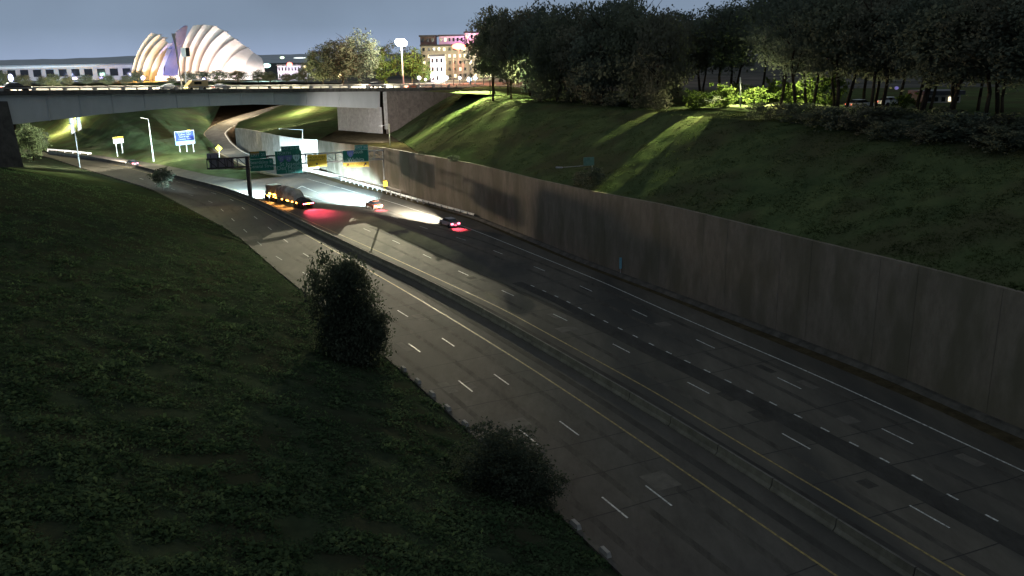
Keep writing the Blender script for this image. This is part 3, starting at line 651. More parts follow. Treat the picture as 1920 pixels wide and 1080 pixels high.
# blue information sign on three posts
D = 262; c0 = P(330, 273, D); 
def board(name, label, x0, x1, y0, y1, D, m, posts, yb, cat='road sign', skew=0, bands=(), texts=(), pm=M_rail, frame=None, dz=0):
    A = P(x0, y1, D); B = P(x1, y1-1.5 if skew else y1, D+skew); u = (B-A); u.z = 0; Wd = u.length; u.normalize(); nrm = Vector((u.y, -u.x, 0))
    e = empty(name, P((x0+x1)/2, yb, D+skew/2), label, cat); z0 = A.z; z1 = P(x0, y0, D).z
    fn = lambda a, z, k=0: Vector((A.x, A.y, 0))+u*a+nrm*k+Vector((0, 0, z))
    o, t = panel('board', 0, Wd, z0, z1, .06, m, e, frame, fn=fn, bw=.12)
    if t: t.build('border', frame, e)
    for i, (nm, f0, f1, mm) in enumerate(bands):
        MB().add([fn(.02, z0+(z1-z0)*f0, .085), fn(Wd-.02, z0+(z1-z0)*f0, .085), fn(Wd-.02, z0+(z1-z0)*f1, .085), fn(.02, z0+(z1-z0)*f1, .085)], [(0, 1, 2, 3)]).build(nm, mm, e)
    for (tx, fx, fy, sz, tm) in texts: put_text(tx, fn(Wd*fx, z0+(z1-z0)*fy, .1), u, nrm, sz, tm, e)
    for f, ybp in posts:
        q = fn(Wd*f, z0, -.1); zb = P(x0+(x1-x0)*f, ybp, D+skew*f).z-.5
        MB().bar(Vector((q.x, q.y, zb)), Vector((q.x, q.y, z1-.2)), .16, .16).build('post', pm, e)
    return e
board('information_sign', 'large blue sign with white lines of text on three pale posts', 329.5, 366, 247, 273, D, M_sblue, [(.2, 300), (.55, 294), (.9, 288)], 300, skew=6, frame=M_swhite,
      bands=[('lower_band', 0, .27, M_sblue2)], texts=[('Downtown  Airport', .48, .9, .62, M_lil), ('Kauffman  Center', .5, .74, .62, M_lil), ('Power & Light', .46, .58, .62, M_lil), ('Convention  Center', .5, .41, .58, M_lil)])
board('work_sign', 'small white sign with orange top on two posts on the hillside', 213, 232, 257.5, 269.5, 256, M_swhite, [(.25, 290), (.8, 284)], 288, bands=[('orange_band', .68, 1, M_sorg)], skew=3)
e = empty('warning_sign', P(411, 292, 246), 'small yellow diamond warning sign on the verge beside the ramp', 'road sign')
c = P(410, 278, 246); s_ = .98; MB().add([c+Vector((-s_, 0, 0)), c+Vector((0, 0, -s_)), c+Vector((s_, .3, 0)), c+Vector((0, 0, s_)), c+Vector((-s_, .06, 0)), c+Vector((0, .06, -s_)), c+Vector((s_, .36, 0)), c+Vector((0, .06, s_))], [(0, 1, 2, 3), (7, 6, 5, 4), (0, 4, 5, 1), (1, 5, 6, 2), (2, 6, 7, 3), (3, 7, 4, 0)]).build('board', M_syel, e)
MB().bar(c+Vector((0, .12, -3)), c+Vector((0, .12, .6)), .1).build('post', M_steel, e)
e = empty('warning_sign', P(353.6, 248, 281), 'tiny yellow sign showing just above the blue sign', 'road sign')
c = P(354, 246, 281); MB().bar(c+Vector((-.5, 0, 0)), c+Vector((.5, 0, 0)), .05, .9).build('board', M_syel, e); MB().bar(c+Vector((0, .1, -2)), c+Vector((0, .1, .3)), .08).build('post', M_steel, e)
# far guard kerb under the bridge
fg = smoothline([G(90, 284, 0), G(130, 287, 0), G(172, 291.5, 0)], 12, 0)
e = empty('guardrail', fg[0], 'short pale guardrail beside the far roadway under the bridge', 'guardrail')
MB().sheet([p+zz(.4) for p in fg], [p+zz(.95) for p in fg]).build('rail', M_rail, e)
for p in fg[::2]: MB().bar(p, p+zz(.9), .2).build('post', M_steel, e)
# ================================================================== vegetation
def crown_mesh(name, seed, n_cl, per, leaf, mt, shape='round', hollow_=.35, lump=.22):
    "leaf clumps through a unit crown (radius 1, height 2 from z=0)"
    rd = random.Random(seed); vs = []; fs = []
    for c in range(n_cl):
        while True:
            x, y, z = rd.uniform(-1, 1), rd.uniform(-1, 1), rd.uniform(-1, 1); r = sqrt(x*x+y*y+z*z)
            if r > 1 or r < hollow_*rd.random(): continue
            if shape == 'cone' and sqrt(x*x+y*y) > .98-.5*(z+1)*.92: continue
            if shape == 'vase' and sqrt(x*x+y*y) > .25+.45*(z+1): continue
            break
        bmp = 1+lump*1.6*noise.noise(Vector((x*1.7+seed, y*1.7, z*1.7)))
        cx, cy_, cz = x*bmp, y*bmp, (z*bmp+1); cr_s = rd.uniform(.13, .27)
        for k in range(per):
            g = Vector((rd.gauss(0, 1), rd.gauss(0, 1), rd.gauss(0, .7)))*cr_s*.6; p = Vector((cx, cy_, cz))+g
            a = Vector((rd.gauss(0, 1), rd.gauss(0, 1), rd.gauss(0, .8))).normalized(); b = a.cross(Vector((rd.gauss(0, 1), rd.gauss(0, 1), rd.gauss(0, 1)))).normalized()
            l = leaf*rd.uniform(.6, 1.4); n0 = len(vs); vs += [p-a*l, p+b*l*.55, p+a*l, p-b*l*.55]; fs.append((n0, n0+1, n0+2, n0+3))
    m = bpy.data.meshes.new(name); m.from_pydata([tuple(v) for v in vs], [], fs); m.materials.append(mt); return m
def trunk_mesh(name, seed, h, r, crown_base, spread, lean=.04, forks=6):
    rd = random.Random(seed); mb = MB(); p = Vector((0, 0, -.5)); n = 6
    pts = [p]
    for i in range(n): p = p+Vector((rd.uniform(-lean, lean)*h, rd.uniform(-lean, lean)*h, (h+.5)/n)); pts.append(p)
    for i in range(n): mb.tube(pts[i], pts[i+1], r*(1-.13*i), r*(1-.13*(i+1)), 7)
    for k in range(forks):
        t = rd.uniform(crown_base*.8, .9); i = min(int(t*n), n-1); a = pts[i].lerp(pts[i+1], t*n-i); an = 2*pi*k/forks+rd.random(); 
        q = a+Vector((cos(an)*spread*.45, sin(an)*spread*.45, h*.1)); e_ = q+Vector((cos(an)*spread*.4, sin(an)*spread*.4, h*.13))
        mb.tube(a, q, r*.42, r*.25, 5); mb.tube(q, e_, r*.25, r*.08, 5)
        mb.tube(q, q+Vector((cos(an+1)*spread*.3, sin(an+1)*spread*.3, h*.1)), r*.16, r*.05, 4)
    return mb.mesh(name, M_bark, True)
CR = [crown_mesh('crown', 11+i, 170, 34, .047, M_leaf[i % 3], hollow_=.5) for i in range(6)]
CRL = [crown_mesh('crown', 31+i, 120, 30, .05, M_leaf[4], hollow_=.5) for i in range(2)]
TR = [trunk_mesh('trunk', 5+i, 1.0*12, .26, .45, 4.6) for i in range(4)]
def tree(px=None, base=None, H=12, Rr=5, cb=.3, label='', group=None, ci=0, ti=0, cmesh=None, rz=0, name='tree', cat='tree'):
    e = empty(name, base, label, cat, group)
    t = linkmesh('trunk', TR[ti % 4], e, (0, 0, 0), rz, (max(.5, Rr/5), max(.5, Rr/5), H*.93/12))
    c = linkmesh('crown', cmesh or CR[ci % 6], e, (0, 0, H*cb), rz*1.7, (Rr, Rr, H*(1-cb)/2))
    return e
def curve_px(pts, px):
    best = None
    for a, b in zip(pts, pts[1:]):
        pa = 960+F*((a-Vector((0, 0, CH))).dot(RR))/((a-Vector((0, 0, CH))).dot(fw)); pb = 960+F*((b-Vector((0, 0, CH))).dot(RR))/((b-Vector((0, 0, CH))).dot(fw))
        if (pa-px)*(pb-px) <= 0 and pa != pb: best = a.lerp(b, (px-pa)/(pb-pa))
    return best
rd = random.Random(3)
wext = [Vector((p.x, p.y, 0)) for p in wt[2:cut+1]]
tx = (wext[-1]-wext[-2]).normalized(); wext += [wext[-1]+tx*k for k in (8, 16, 26, 38)]
ids = 0
row1 = [932, 970, 1008, 1050, 1092, 1135, 1180, 1225, 1462, 1545, 1603, 1672, 1735, 1800, 1868, 1935, 2010]
row2 = [934, 955, 990, 1030, 1072, 1115, 1160, 1205, 1235, 1450, 1510, 1570, 1640, 1705, 1770, 1840, 1905, 1975]
row3 = [940, 985, 1045, 1110, 1170, 1232, 1300, 1335, 1440, 1500, 1560, 1625, 1690, 1760, 1830, 1900]
def posn(px):
    for a, s in ((940, 'at the very bridge end'), (1000, 'near the bridge end'), (1100, 'above the lit bank'), (1200, 'above the middle of the grass bank'), (1300, 'just left of the lit gap'), (1400, 'over the lit gap'), (1500, 'just right of the lit gap'), (1600, 'beside bright foliage'), (1700, 'beside the pale parked cars'), (1800, 'towards the right end of the wood'), (1900, 'near the right edge of the photo')):
        if px < a: return s
    return 'at the right edge of the photo'
row4 = [960, 1015, 1075, 1140, 1200, 1262, 1318, 1352, 1378, 1412, 1455, 1500, 1545, 1600, 1660, 1720, 1790, 1850]
for ri, (row, d) in enumerate(((row1, 25.5), (row2, 33), (row3, 44), (row4, 58))):
    cur = offset(wext, d); cnt = {}
    for px in row:
        p = curve_px(cur, px)
        if p is None: continue
        p = Vector((p.x+rd.uniform(-1, 1), p.y+rd.uniform(-1, 1), PZ-.1))
        top = (16 if px < 1130 else 6 if px < 1200 else 28 if px < 1270 else 40 if px < 1330 else 2 if px < 1380 else -25)+rd.uniform(-14, 12)
        if 1615 < px < 1640 or 1875 < px < 1890: top = 22
        zt_ = P(px, top, p.y).z; H = zt_-PZ
        dense = px < 1290
        
        Rr = rd.uniform(4.6, 6.2) if px < 1400 else rd.uniform(4.6, 5.6)
        cb = (.17 if px < 1000 else .04) if dense and ri < 2 else rd.uniform(.3, .36)
        w_ = posn(px); cnt[w_] = cnt.get(w_, 0)+1
        rw = ['front row', 'second row', 'third row', 'rearmost row'][ri]; oc = ['', 'another ', 'a third '][min(2, cnt[w_]-1)]
        kind_ = ['dark broad tree', 'dark olive tree', 'deep green tree'][ids % 3]
        tree(base=p, H=H, Rr=Rr, cb=cb, ci=ids, ti=ids, rz=rd.uniform(0, 6), label='%s%s, %s of the wood, %s' % (oc, kind_, rw, w_), group='trees of the dark wood above the right bank'); ids += 1
# shrubs: undergrowth along the crest
SH = [crown_mesh('foliage', 61+i, 60, 24, .085, M_leaf[i % 3], hollow_=.4) for i in range(3)]
SHL = crown_mesh('foliage', 77, 60, 24, .085, M_leaf[4], hollow_=.4)
def shrub(p, r, h, label, group, k=0, m=None, cat='shrub', name='shrub'):
    o = linkmesh(name, m or SH[k % 3], None, p, rd.uniform(0, 6), (r, r, h/2)); return tag(o, label, cat, group)
k = 0; used = {}
def bankz(d, i): 
    us = ((.35, 0), (3, .12), (7, .32), (12, .58), (17, .83), (21, .98), (24, 1.0), (60, 1.0))
    for (a, u), (b, v) in zip(us, us[1:]):
        if a <= d <= b: return (zt[min(i, cut)]-.15)+(PZ-zt[min(i, cut)])*(u+(v-u)*(d-a)/(b-a))
    return PZ
spots = [(px, d) for px in range(1408, 2060, 36) for d in ((20.5, 24) if px > 1500 else (22.5,))]+[(px, 24.5) for px in (1020, 1065, 1110, 1150, 1195, 1228)]+[(1305, 36), (1340, 38)]
for px, d in spots:
    d2 = d+rd.uniform(-1.2, 1.2); cur = offset(wext, d2); p = curve_px(cur, px)
    if p is None: continue
    z = PZ if d2 >= 24 else 9.5+(PZ-9.5)*min(1, .83+(d2-17)*.0375 if d2 > 17 else .8)
    w_ = posn(px); r_ = rd.uniform(1.7, 2.7)
    lb = 'dark %s shrub %s, %s' % (['leafy', 'olive', 'rounded'][k % 3], 'on the bank lip' if d < 22 else 'among the trunks', w_)
    used[lb] = used.get(lb, 0)+1; lb = ['', 'second ', 'third ', 'fourth '][min(3, used[lb]-1)]+lb
    shrub(Vector((p.x, p.y, z-.5)), r_, r_*rd.uniform(1.0, 1.4), lb, 'undergrowth below the dark wood', k); k += 1
for j, (px, py, Y, r_, h) in enumerate(((1108, 348, 118.5, 1.9, 2.8), (1085, 340, 123, 1.1, 1.6), (850, 300, 161, 1.2, 1.3), (790, 288, 176, .9, .9))):
    p = P(px, py, Y); shrub(Vector((p.x, p.y, p.z-.4)), r_, h, ['dark shrub under the low lamp arm at the top of the wall', 'small dark shrub just left of the shrub under the lamp arm', 'small dark weed clump on the wall top right of the gantry', 'tiny dark weed clump on the wall top above the crash barrel'][j], None, j)
# bright shrubs round the park lamp
for j, (px, py, Y, r_, h) in enumerate(((1350, 205, 150, 2.6, 4.2), (1385, 208, 158, 2.4, 4), (1420, 206, 150, 2.2, 3.6), (1475, 208, 146, 2.6, 4.4), (1520, 204, 150, 2.3, 6.5), (1556, 206, 148, 2.2, 6.8), (1448, 206, 160, 2.6, 4.6), (1300, 214, 146, 2.2, 3.4), (1700, 205, 132, 2.0, 3.0))):
    p = P(px, py, Y); p.z = PZ-.3; shrub(p, r_, h, 'bright yellow-green lit bush behind the trunks, %s' % ['left of the slim white post', 'right of the slim white post', 'second right of the white post', 'midway along the lit gap', 'tall one left of the thick trunk', 'tallest, beside the thick dark trunk', 'deep behind the others', 'lowest and leftmost at the slope top', 'rightmost and dimmest'][j], 'lit bushes in the park', 0, SHL)
# the tall leafy tree by the left road, the round bush and the small V-shaped bush
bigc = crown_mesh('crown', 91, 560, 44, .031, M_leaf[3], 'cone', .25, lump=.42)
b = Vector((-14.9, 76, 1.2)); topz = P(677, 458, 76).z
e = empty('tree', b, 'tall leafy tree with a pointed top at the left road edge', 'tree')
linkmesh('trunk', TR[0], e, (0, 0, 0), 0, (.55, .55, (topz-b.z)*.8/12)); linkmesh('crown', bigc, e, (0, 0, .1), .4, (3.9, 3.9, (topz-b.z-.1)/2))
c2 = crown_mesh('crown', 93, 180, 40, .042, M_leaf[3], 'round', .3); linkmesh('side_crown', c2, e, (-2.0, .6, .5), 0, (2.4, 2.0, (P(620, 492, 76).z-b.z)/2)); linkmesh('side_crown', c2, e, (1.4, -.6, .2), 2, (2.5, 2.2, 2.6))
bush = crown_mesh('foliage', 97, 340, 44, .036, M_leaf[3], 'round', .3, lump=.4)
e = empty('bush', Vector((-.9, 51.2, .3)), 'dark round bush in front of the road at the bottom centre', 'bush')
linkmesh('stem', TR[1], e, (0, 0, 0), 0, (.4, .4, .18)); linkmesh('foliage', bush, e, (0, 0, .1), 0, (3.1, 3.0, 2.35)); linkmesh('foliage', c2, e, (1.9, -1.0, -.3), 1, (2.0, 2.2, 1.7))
vas = crown_mesh('foliage', 99, 60, 26, .07, M_leaf[2], 'vase', .2)
e = empty('bush', G(306, 357), 'small open V-shaped bush at the left road edge below the far road', 'bush'); linkmesh('stem', TR[2], e, (0, 0, 0), 0, (.4, .4, .28)); linkmesh('foliage', vas, e, (0, 0, .6), 0, (3.2, 3.0, 2.3))
b = P(62, 299, 205); tree(base=Vector((b.x, b.y, b.z)), H=8.0, Rr=3.2, cb=.05, ci=2, ti=1, label='dark small tree beside the left pier under the bridge')
b = P(78, 280, 240); tree(base=b, H=5.5, Rr=2.2, cb=.05, ci=4, ti=2, label='thin dark tree right of the left pier under the bridge')
# street trees beyond the bridge
def cityt(px, ytop, Y, Rpx, label, lit=False, cb=.12, yb=None, group='trees beyond the bridge', ci=0):
    b = P(px, 150, Y); b.z = PZ-.1 if yb is None else P(px, yb, Y).z; H = P(px, ytop, Y).z-b.z
    return tree(base=b, H=H, Rr=Rpx*Y/F, cb=cb, ci=ci, ti=ci, cmesh=CRL[ci % 2] if lit else None, rz=rd.uniform(0, 6), label=label, group=group)
cityt(604, 84, 296, 30, 'dark tree with rounded top beyond the bridge, left one of the dark pair', ci=0)
cityt(640, 72, 300, 34, 'tall dark tree in the middle of the dark clump beyond the bridge', ci=1)
cityt(676, 64, 305, 38, 'tallest dark tree beyond the bridge, just left of the lit tree', ci=2)
cityt(724, 84, 318, 24, 'bright green floodlit tree beyond the bridge, left of the light mast', True, ci=0)
cityt(772, 86, 320, 28, 'yellowish floodlit tree beyond the bridge, right of the light mast', True, ci=1)
cityt(796, 118, 318, 14, 'small drooping floodlit tree beside the white house', True, ci=0)
cityt(575, 118, 330, 14, 'low dark tree at the left foot of the dark clump', ci=3)
for j, (px, yt, rp) in enumerate(((5, 134, 14), (42, 140, 16), (78, 143, 9), (100, 138, 14), (127, 141, 10), (160, 140, 14), (200, 139, 14), (236, 141, 10), (258, 132, 14), (322, 142, 10), (352, 134, 14), (378, 133, 18), (412, 131, 18), (446, 132, 18), (485, 132, 14), (505, 134, 14), (538, 138, 14), (560, 136, 12))):
    cityt(px, yt, 345+(j % 3)*8, rp, 'small round tree beyond the bridge, %s' % ['at the left edge of the photo', 'just right of the far left light', 'third from the left edge', 'fourth from the left edge', 'in front of the long white building', 'before the middle of the white building', 'before the right half of the white building', 'at the right end of the white building', 'at the foot of the yellow shell', 'between the two shells', 'right of the tall pole', 'at the foot of the camera box pole', 'below the white shell, left of middle', 'below the right end of the white shell', 'just right of the white shell', 'left of the purple-lit building', 'in front of the purple-lit building', 'right of the purple-lit building'][j], group='small trees along the street', ci=j)
# rough growth on the near left bank and light tufts on the right bank
def tufts(name, src, n, size, cond, sd, m=M_leafG):
    rq = random.Random(sd); me = src.data; polys = [p for p in me.polygons if cond(p.center)]
    ar = [p.area/(60+(p.center.y)**2) for p in polys]; vs = []; fs = []
    for p in rq.choices(polys, ar, k=n):
        v = [me.vertices[i].co for i in p.vertices]; a, b_ = rq.random(), rq.random(); c = v[0].lerp(v[1], a).lerp(v[3].lerp(v[2], a), b_)
        dn = noise.noise(c*.5)
        if dn < -.5+.4*rq.random(): continue
        s = size*rq.uniform(.45, 1.2)*(1+.9*dn)
        for k_ in range(3):
            d_ = Vector((rq.gauss(0, 1), rq.gauss(0, 1), rq.gauss(0, .45))).normalized(); e_ = d_.cross(Vector((rq.gauss(0, .6), rq.gauss(0, .6), 1))).normalized()
            q_ = c+Vector((rq.gauss(0, .5)*s, rq.gauss(0, .5)*s, rq.uniform(.1, .8)*s))
            n0 = len(vs); vs += [q_-d_*s*.45, q_+e_*s*.28, q_+d_*s*.45, q_-e_*s*.28]; fs.append((n0, n0+1, n0+2, n0+3))
    return tag(mk(name, vs, fs, m), 'rough dark grass and weeds covering the %s bank' % sd if isinstance(sd, str) else None, 'grass', kind='stuff')
o = tufts('grass_tufts', left_bank, 150000, .27, lambda c: c.y > 12 and c.x < 30 and c.x > -.72*c.y-8 and c.y < 175, 'left'); o['label'] = 'rough dark grass and weeds covering the left bank'
o = tufts('grass_tufts', right_bank, 60000, .15, lambda c: c.y > 60, 'right', mat('bank_blade', (.03, .045, .018), (.07, .095, .036), scale=.4)); o['label'] = 'short grass covering the bank above the retaining wall'
o = tufts('grass_tufts', side_bank, 14000, .15, lambda c: True, 'end', MATS['bank_blade']); o['label'] = 'short bright grass on the bank end beside the street wall'
# ================================================================== buildings beyond
M_shell = mat('shell_panels', (.6, .58, .55), (.7, .68, .66), scale=.3, rough=.55)
M_litwin = emis('lit_window', (1, .85, .55), 2.2)
def shellset(label, arcs, Y, m, edge):
    "arcs: list of (base px, base py, ctrl px, ctrl py, top px, top py); consecutive arcs bound one curved shell leaf"
    e = empty('concert_hall_shell', P(arcs[len(arcs)//2][0], 152, Y), label, 'concert hall', 'curved shells of the concert hall')
    n = 22; curves = []
    for j, (x0, y0, x1, y1, x2, y2) in enumerate(arcs):
        c = []
        for i in range(n):
            t = i/(n-1); x = (1-t)**2*x0+2*t*(1-t)*x1+t*t*x2; y = (1-t)**2*y0+2*t*(1-t)*y1+t*t*y2
            c.append((x, y, Y+14*t*t))
        curves.append(c)
    for j in range(len(curves)-1):
        A = [P(x, y, D-2.2) for x, y, D in curves[j]]; B = [P(x, y, D+2.2) for x, y, D in curves[j+1]]
        mid = [a.lerp(b, .5)+Vector((0, -1.4, .0)) for a, b in zip(A, B)]
        mb = MB().sheet(A, mid).sheet(mid, B); back = [p+Vector((0, 5.5, 0)) for p in A]; mb.sheet(back, A)
        o = mb.build('shell_leaf', m, e, True)
        if edge: MB().sheet([p+Vector((-.15, -.1, 0)) for p in A], [p+Vector((.5, -.12, 0)) for p in A]).build('edge_trim', edge, e)
    return e
Yk = 425
shellset('large white floodlit set of curved shells rising in steps, right of the yellow ones', [(334, 152, 331, 95, 362, 48), (346, 152, 343, 92, 382, 46), (358, 152, 358, 90, 402, 48), (372, 152, 372, 92, 422, 58), (388, 152, 393, 98, 441, 73), (412, 152, 418, 108, 464, 89), (497, 152, 498, 122, 490, 108)], Yk, M_shell, None)
shellset('smaller yellow floodlit set of curved shells on the left', [(246, 152, 247, 98, 283, 62), (254, 152, 255, 96, 297, 64), (264, 152, 267, 100, 308, 70), (279, 152, 284, 110, 316, 81), (290, 152, 300, 122, 314, 92), (306, 152, 307, 128, 309, 104)], Yk+6, M_shell, None)
e = empty('concert_hall_wall', P(318, 152, Yk+22), 'blue-grey curved back wall between the two sets of shells', 'concert hall')
w0 = [P(x, y, Yk+24) for x, y in ((306, 150), (313, 98), (322, 80), (330, 60), (345, 48))]; w1 = [P(x, y, Yk+30) for x, y in ((345, 150), (345, 98), (346, 80), (350, 60), (352, 48))]
MB().sheet(w0, w1).build('wall', mat('blue_grey_wall', (.2, .22, .3), (.26, .28, .36), scale=.2), e)
M_lobby = mat('lobby_glass', (.5, .5, .55), rough=.3, emit=(1, .92, .85), estr=1.3)
e = empty('glass_lobby', P(330, 152, Yk-6), 'bright glazed lobby along the foot of the shells', 'lobby')
for i in range(14):
    x0 = 292+i*13; a = P(x0, 152, Yk-6+(i-6)**2*.05); b_ = P(x0+12.4, 152, Yk-6+(i-5)**2*.05); zt2 = P(x0, 143-2*sin(i*.24), Yk).z
    vface(Vector((a.x, a.y, 0)), Vector((b_.x, b_.y, 0)), PZ-.3, zt2, .4, M_lobby, 'pane', e)
def building(name, label, x0, x1, ytop, Y, depth, m, wins=(), roof=None, emit_rows=None, skew=0, cat='building', cols=6, rws=3, wm=None, wfr=.5, yb=152):
    a = P(x0, 150, Y); b_ = P(x1, 150, Y+skew); z1 = P((x0+x1)/2, ytop, Y).z; z0 = PZ-.3
    e = empty(name, Vector(((a.x+b_.x)/2, Y, PZ)), label, cat); a.z = b_.z = 0
    vface(a, b_, z0, z1, depth, m, 'wall', e)
    t = (b_-a); W = t.length; t.normalize(); nr = Vector((-t.y, t.x, 0))
    MB().add([a-t*.5-nr*.5+zz(z1+.01), b_+t*.5-nr*.5+zz(z1+.01), b_+t*.5+nr*depth+zz(z1+.01), a-t*.5+nr*depth+zz(z1+.01), a-t*.5-nr*.5+zz(z1+.7), b_+t*.5-nr*.5+zz(z1+.7), b_+t*.5+nr*depth+zz(z1+.7), a-t*.5+nr*depth+zz(z1+.7)], [(0, 3, 2, 1), (4, 5, 6, 7), (0, 1, 5, 4), (1, 2, 6, 5), (2, 3, 7, 6), (3, 0, 4, 7)]).build('roof', roof or M_dark, e)
    dh = (z1-z0)/rws; dw = W/cols
    for r in range(rws):
        for c in range(cols):
            p = a+t*(dw*(c+.5-wfr/2))-nr*.12; q = a+t*(dw*(c+.5+wfr/2))-nr*.12; wmt = wm or (M_litwin if rd.random() < .18 else M_glass)
            vface(p, q, z0+dh*(r+.3), z0+dh*(r+.78), .1, wmt, 'window', e)
    return e
M_beige = mat('beige_block', (.26, .25, .22), (.34, .33, .29), scale=.3); M_purplit = mat('purple_lit_block', (.4, .3, .36), (.5, .38, .44), scale=.3); M_wh = mat('white_render', (.55, .56, .6), (.68, .69, .72), scale=.3)  # pinkish walls carry purple light in their colour
building('apartment_block', 'large beige apartment block beyond the bridge at the left end of the wood', 792, 935, 86, 372, 18, M_beige, cols=15, rws=5, wfr=.45)
building('penthouse', 'dark rooftop box on the left of the beige apartment block', 791, 819, 69, 378, 8, mat('dark_brick', (.05, .04, .04), (.09, .07, .06), scale=.5), cols=3, rws=6)
building('penthouse', 'purple-lit set-back upper storey above the red light', 826, 872, 68, 380, 8, M_purplit, cols=6, rws=6)
building('penthouse', 'pale pinkish upper storey at the right of the apartment block', 874, 916, 62, 382, 10, mat('pink_lit_block', (.5, .36, .32), (.58, .44, .38), scale=.3), cols=5, rws=6)  # pink light put into this storey's wall colour
building('white_house', 'small white building with dark windows in front of the apartment block', 808, 833, 106, 330, 9, M_wh, cols=3, rws=3, wm=M_glass, wfr=.42)
building('office_building', 'low purple-lit industrial building between the white shell and the dark trees', 522, 583, 123, 420, 14, mat('purple_lit_wall', (.5, .48, .62), (.62, .6, .72), scale=.4), cols=10, rws=2, wfr=.35, wm=M_glass)  # purple lighting put into the wall colour
building('long_building', 'long low white building at the left edge behind the small trees', -60, 252, 124, 470, 16, M_wh, cols=13, rws=1, wfr=.62, wm=M_glass, roof=mat('pale_roof', (.25, .27, .3), (.3, .32, .35), scale=.2))
building('park_building', 'dim grey park building seen low between the right-hand trunks', 1740, 1805, 178, 152, 6, M_beige, cols=5, rws=1, wfr=.5)
# light mast with its floodlights
def lampball(name, label, p, r, col, s, base=None, cat='lamp', pm=M_steel, pr_=.12, shape=(1, 1, 1), group=None):
    e = empty(name, base or p-zz(r), label, cat, group)
    if base is not None: MB().tube(base-zz(.3), p-zz(r*.8), pr_, pr_*.7, 6).build('pole', pm, e, True)
    MB().sphere(p, r, 12, shape).build('globe', emis('glow_%g_%g_%g_%g' % (*col, s), col, s), e, True); return e
LM = P(752, 78, 305); base_m = Vector((P(756, 152, 305).x, 305, PZ))
e = empty('light_mast', base_m, 'tall pale light mast with brilliant white floodlights beyond the bridge', 'light mast')
MB().tube(base_m-zz(.4), LM, .38, .2, 10).build('pole', M_concp, e, True)
fl = emis('floodlight_lens', (1, .97, .93), 60)
for i in range(6):
    an = 2*pi*i/6; c = LM+Vector((cos(an)*.95, sin(an)*.95, .5*(i % 2)-.25)); h = MB().bar(LM, c, .12).bar(c-zz(.1), c+zz(.2), .6, .6).build('floodlight', M_steel, e)
    MB().sphere(c+Vector((cos(an)*.15, sin(an)*.15, -.3)), 1.0, 10).build('lens', fl, h, True)  # lens far oversized; its shape stands for the lamp's glare
# lamps and signals beyond the bridge
lampball('traffic_signal', 'glowing red signal light before the apartment block', P(860, 87, 300), 1.5, (1, .14, .07), 9, P(861, 152, 300), 'signal', shape=(1.5, 1, .7))
lampball('street_lamp', 'orange-white street lamp at the corner beside the wood', P(906, 82, 272), 1.0, (1, .72, .4), 9, P(907, 158, 272), 'street lamp', shape=(1.3, 1, .6))
b = P(882, 156, 245); pole_lamp('street_lamp', 'curved pale street lamp pole right of the red signal', b, P(879, 95, 245), P(870, 91, 245), M_concp, .2, lit=(emis('corner_lens', (1, .9, .6), 12), .3))
for j, (px, yt) in enumerate(((850, 102), (868, 112))):
    b = P(px, 150, 296); e = empty('flag_pole', Vector((b.x, 296, PZ)), ['slim pale flagpole left of the red signal', 'short slim pale flagpole right of the red signal'][j], 'pole'); MB().tube(Vector((b.x, 296, PZ-.3)), P(px, yt, 296), .14, .08, 6).build('pole', M_concp, e, True)
for j, (px, py, r_, c) in enumerate(((786, 146, .75, (.95, .97, 1)), (810, 143, .7, (1, .9, .95)), (827, 148, .9, (.55, .7, 1)), (837, 146, .8, (.6, .7, 1)), (862, 146, .6, (.9, .95, 1)), (880, 149, .95, (.55, .72, 1)), (891, 146, .8, (.75, .85, 1)), (798, 149, .5, (1, .9, .7)))):
    lampball('globe_lamp', 'glowing globe lamp on the street, %s' % ['at the left foot of the white house', 'pinkish, at the foot of the white house', 'bluish, at the right corner of the white house', 'blue-white, just right of the white house', 'small, under the red signal', 'bluish, at the foot of the curved lamp pole', 'white, nearest the wood', 'tiny yellowish, beside the white house'][j], P(px, py, 283), r_*.8, c, 5, P(px, 158, 283), 'street lamp', group='globe lamps along the street')
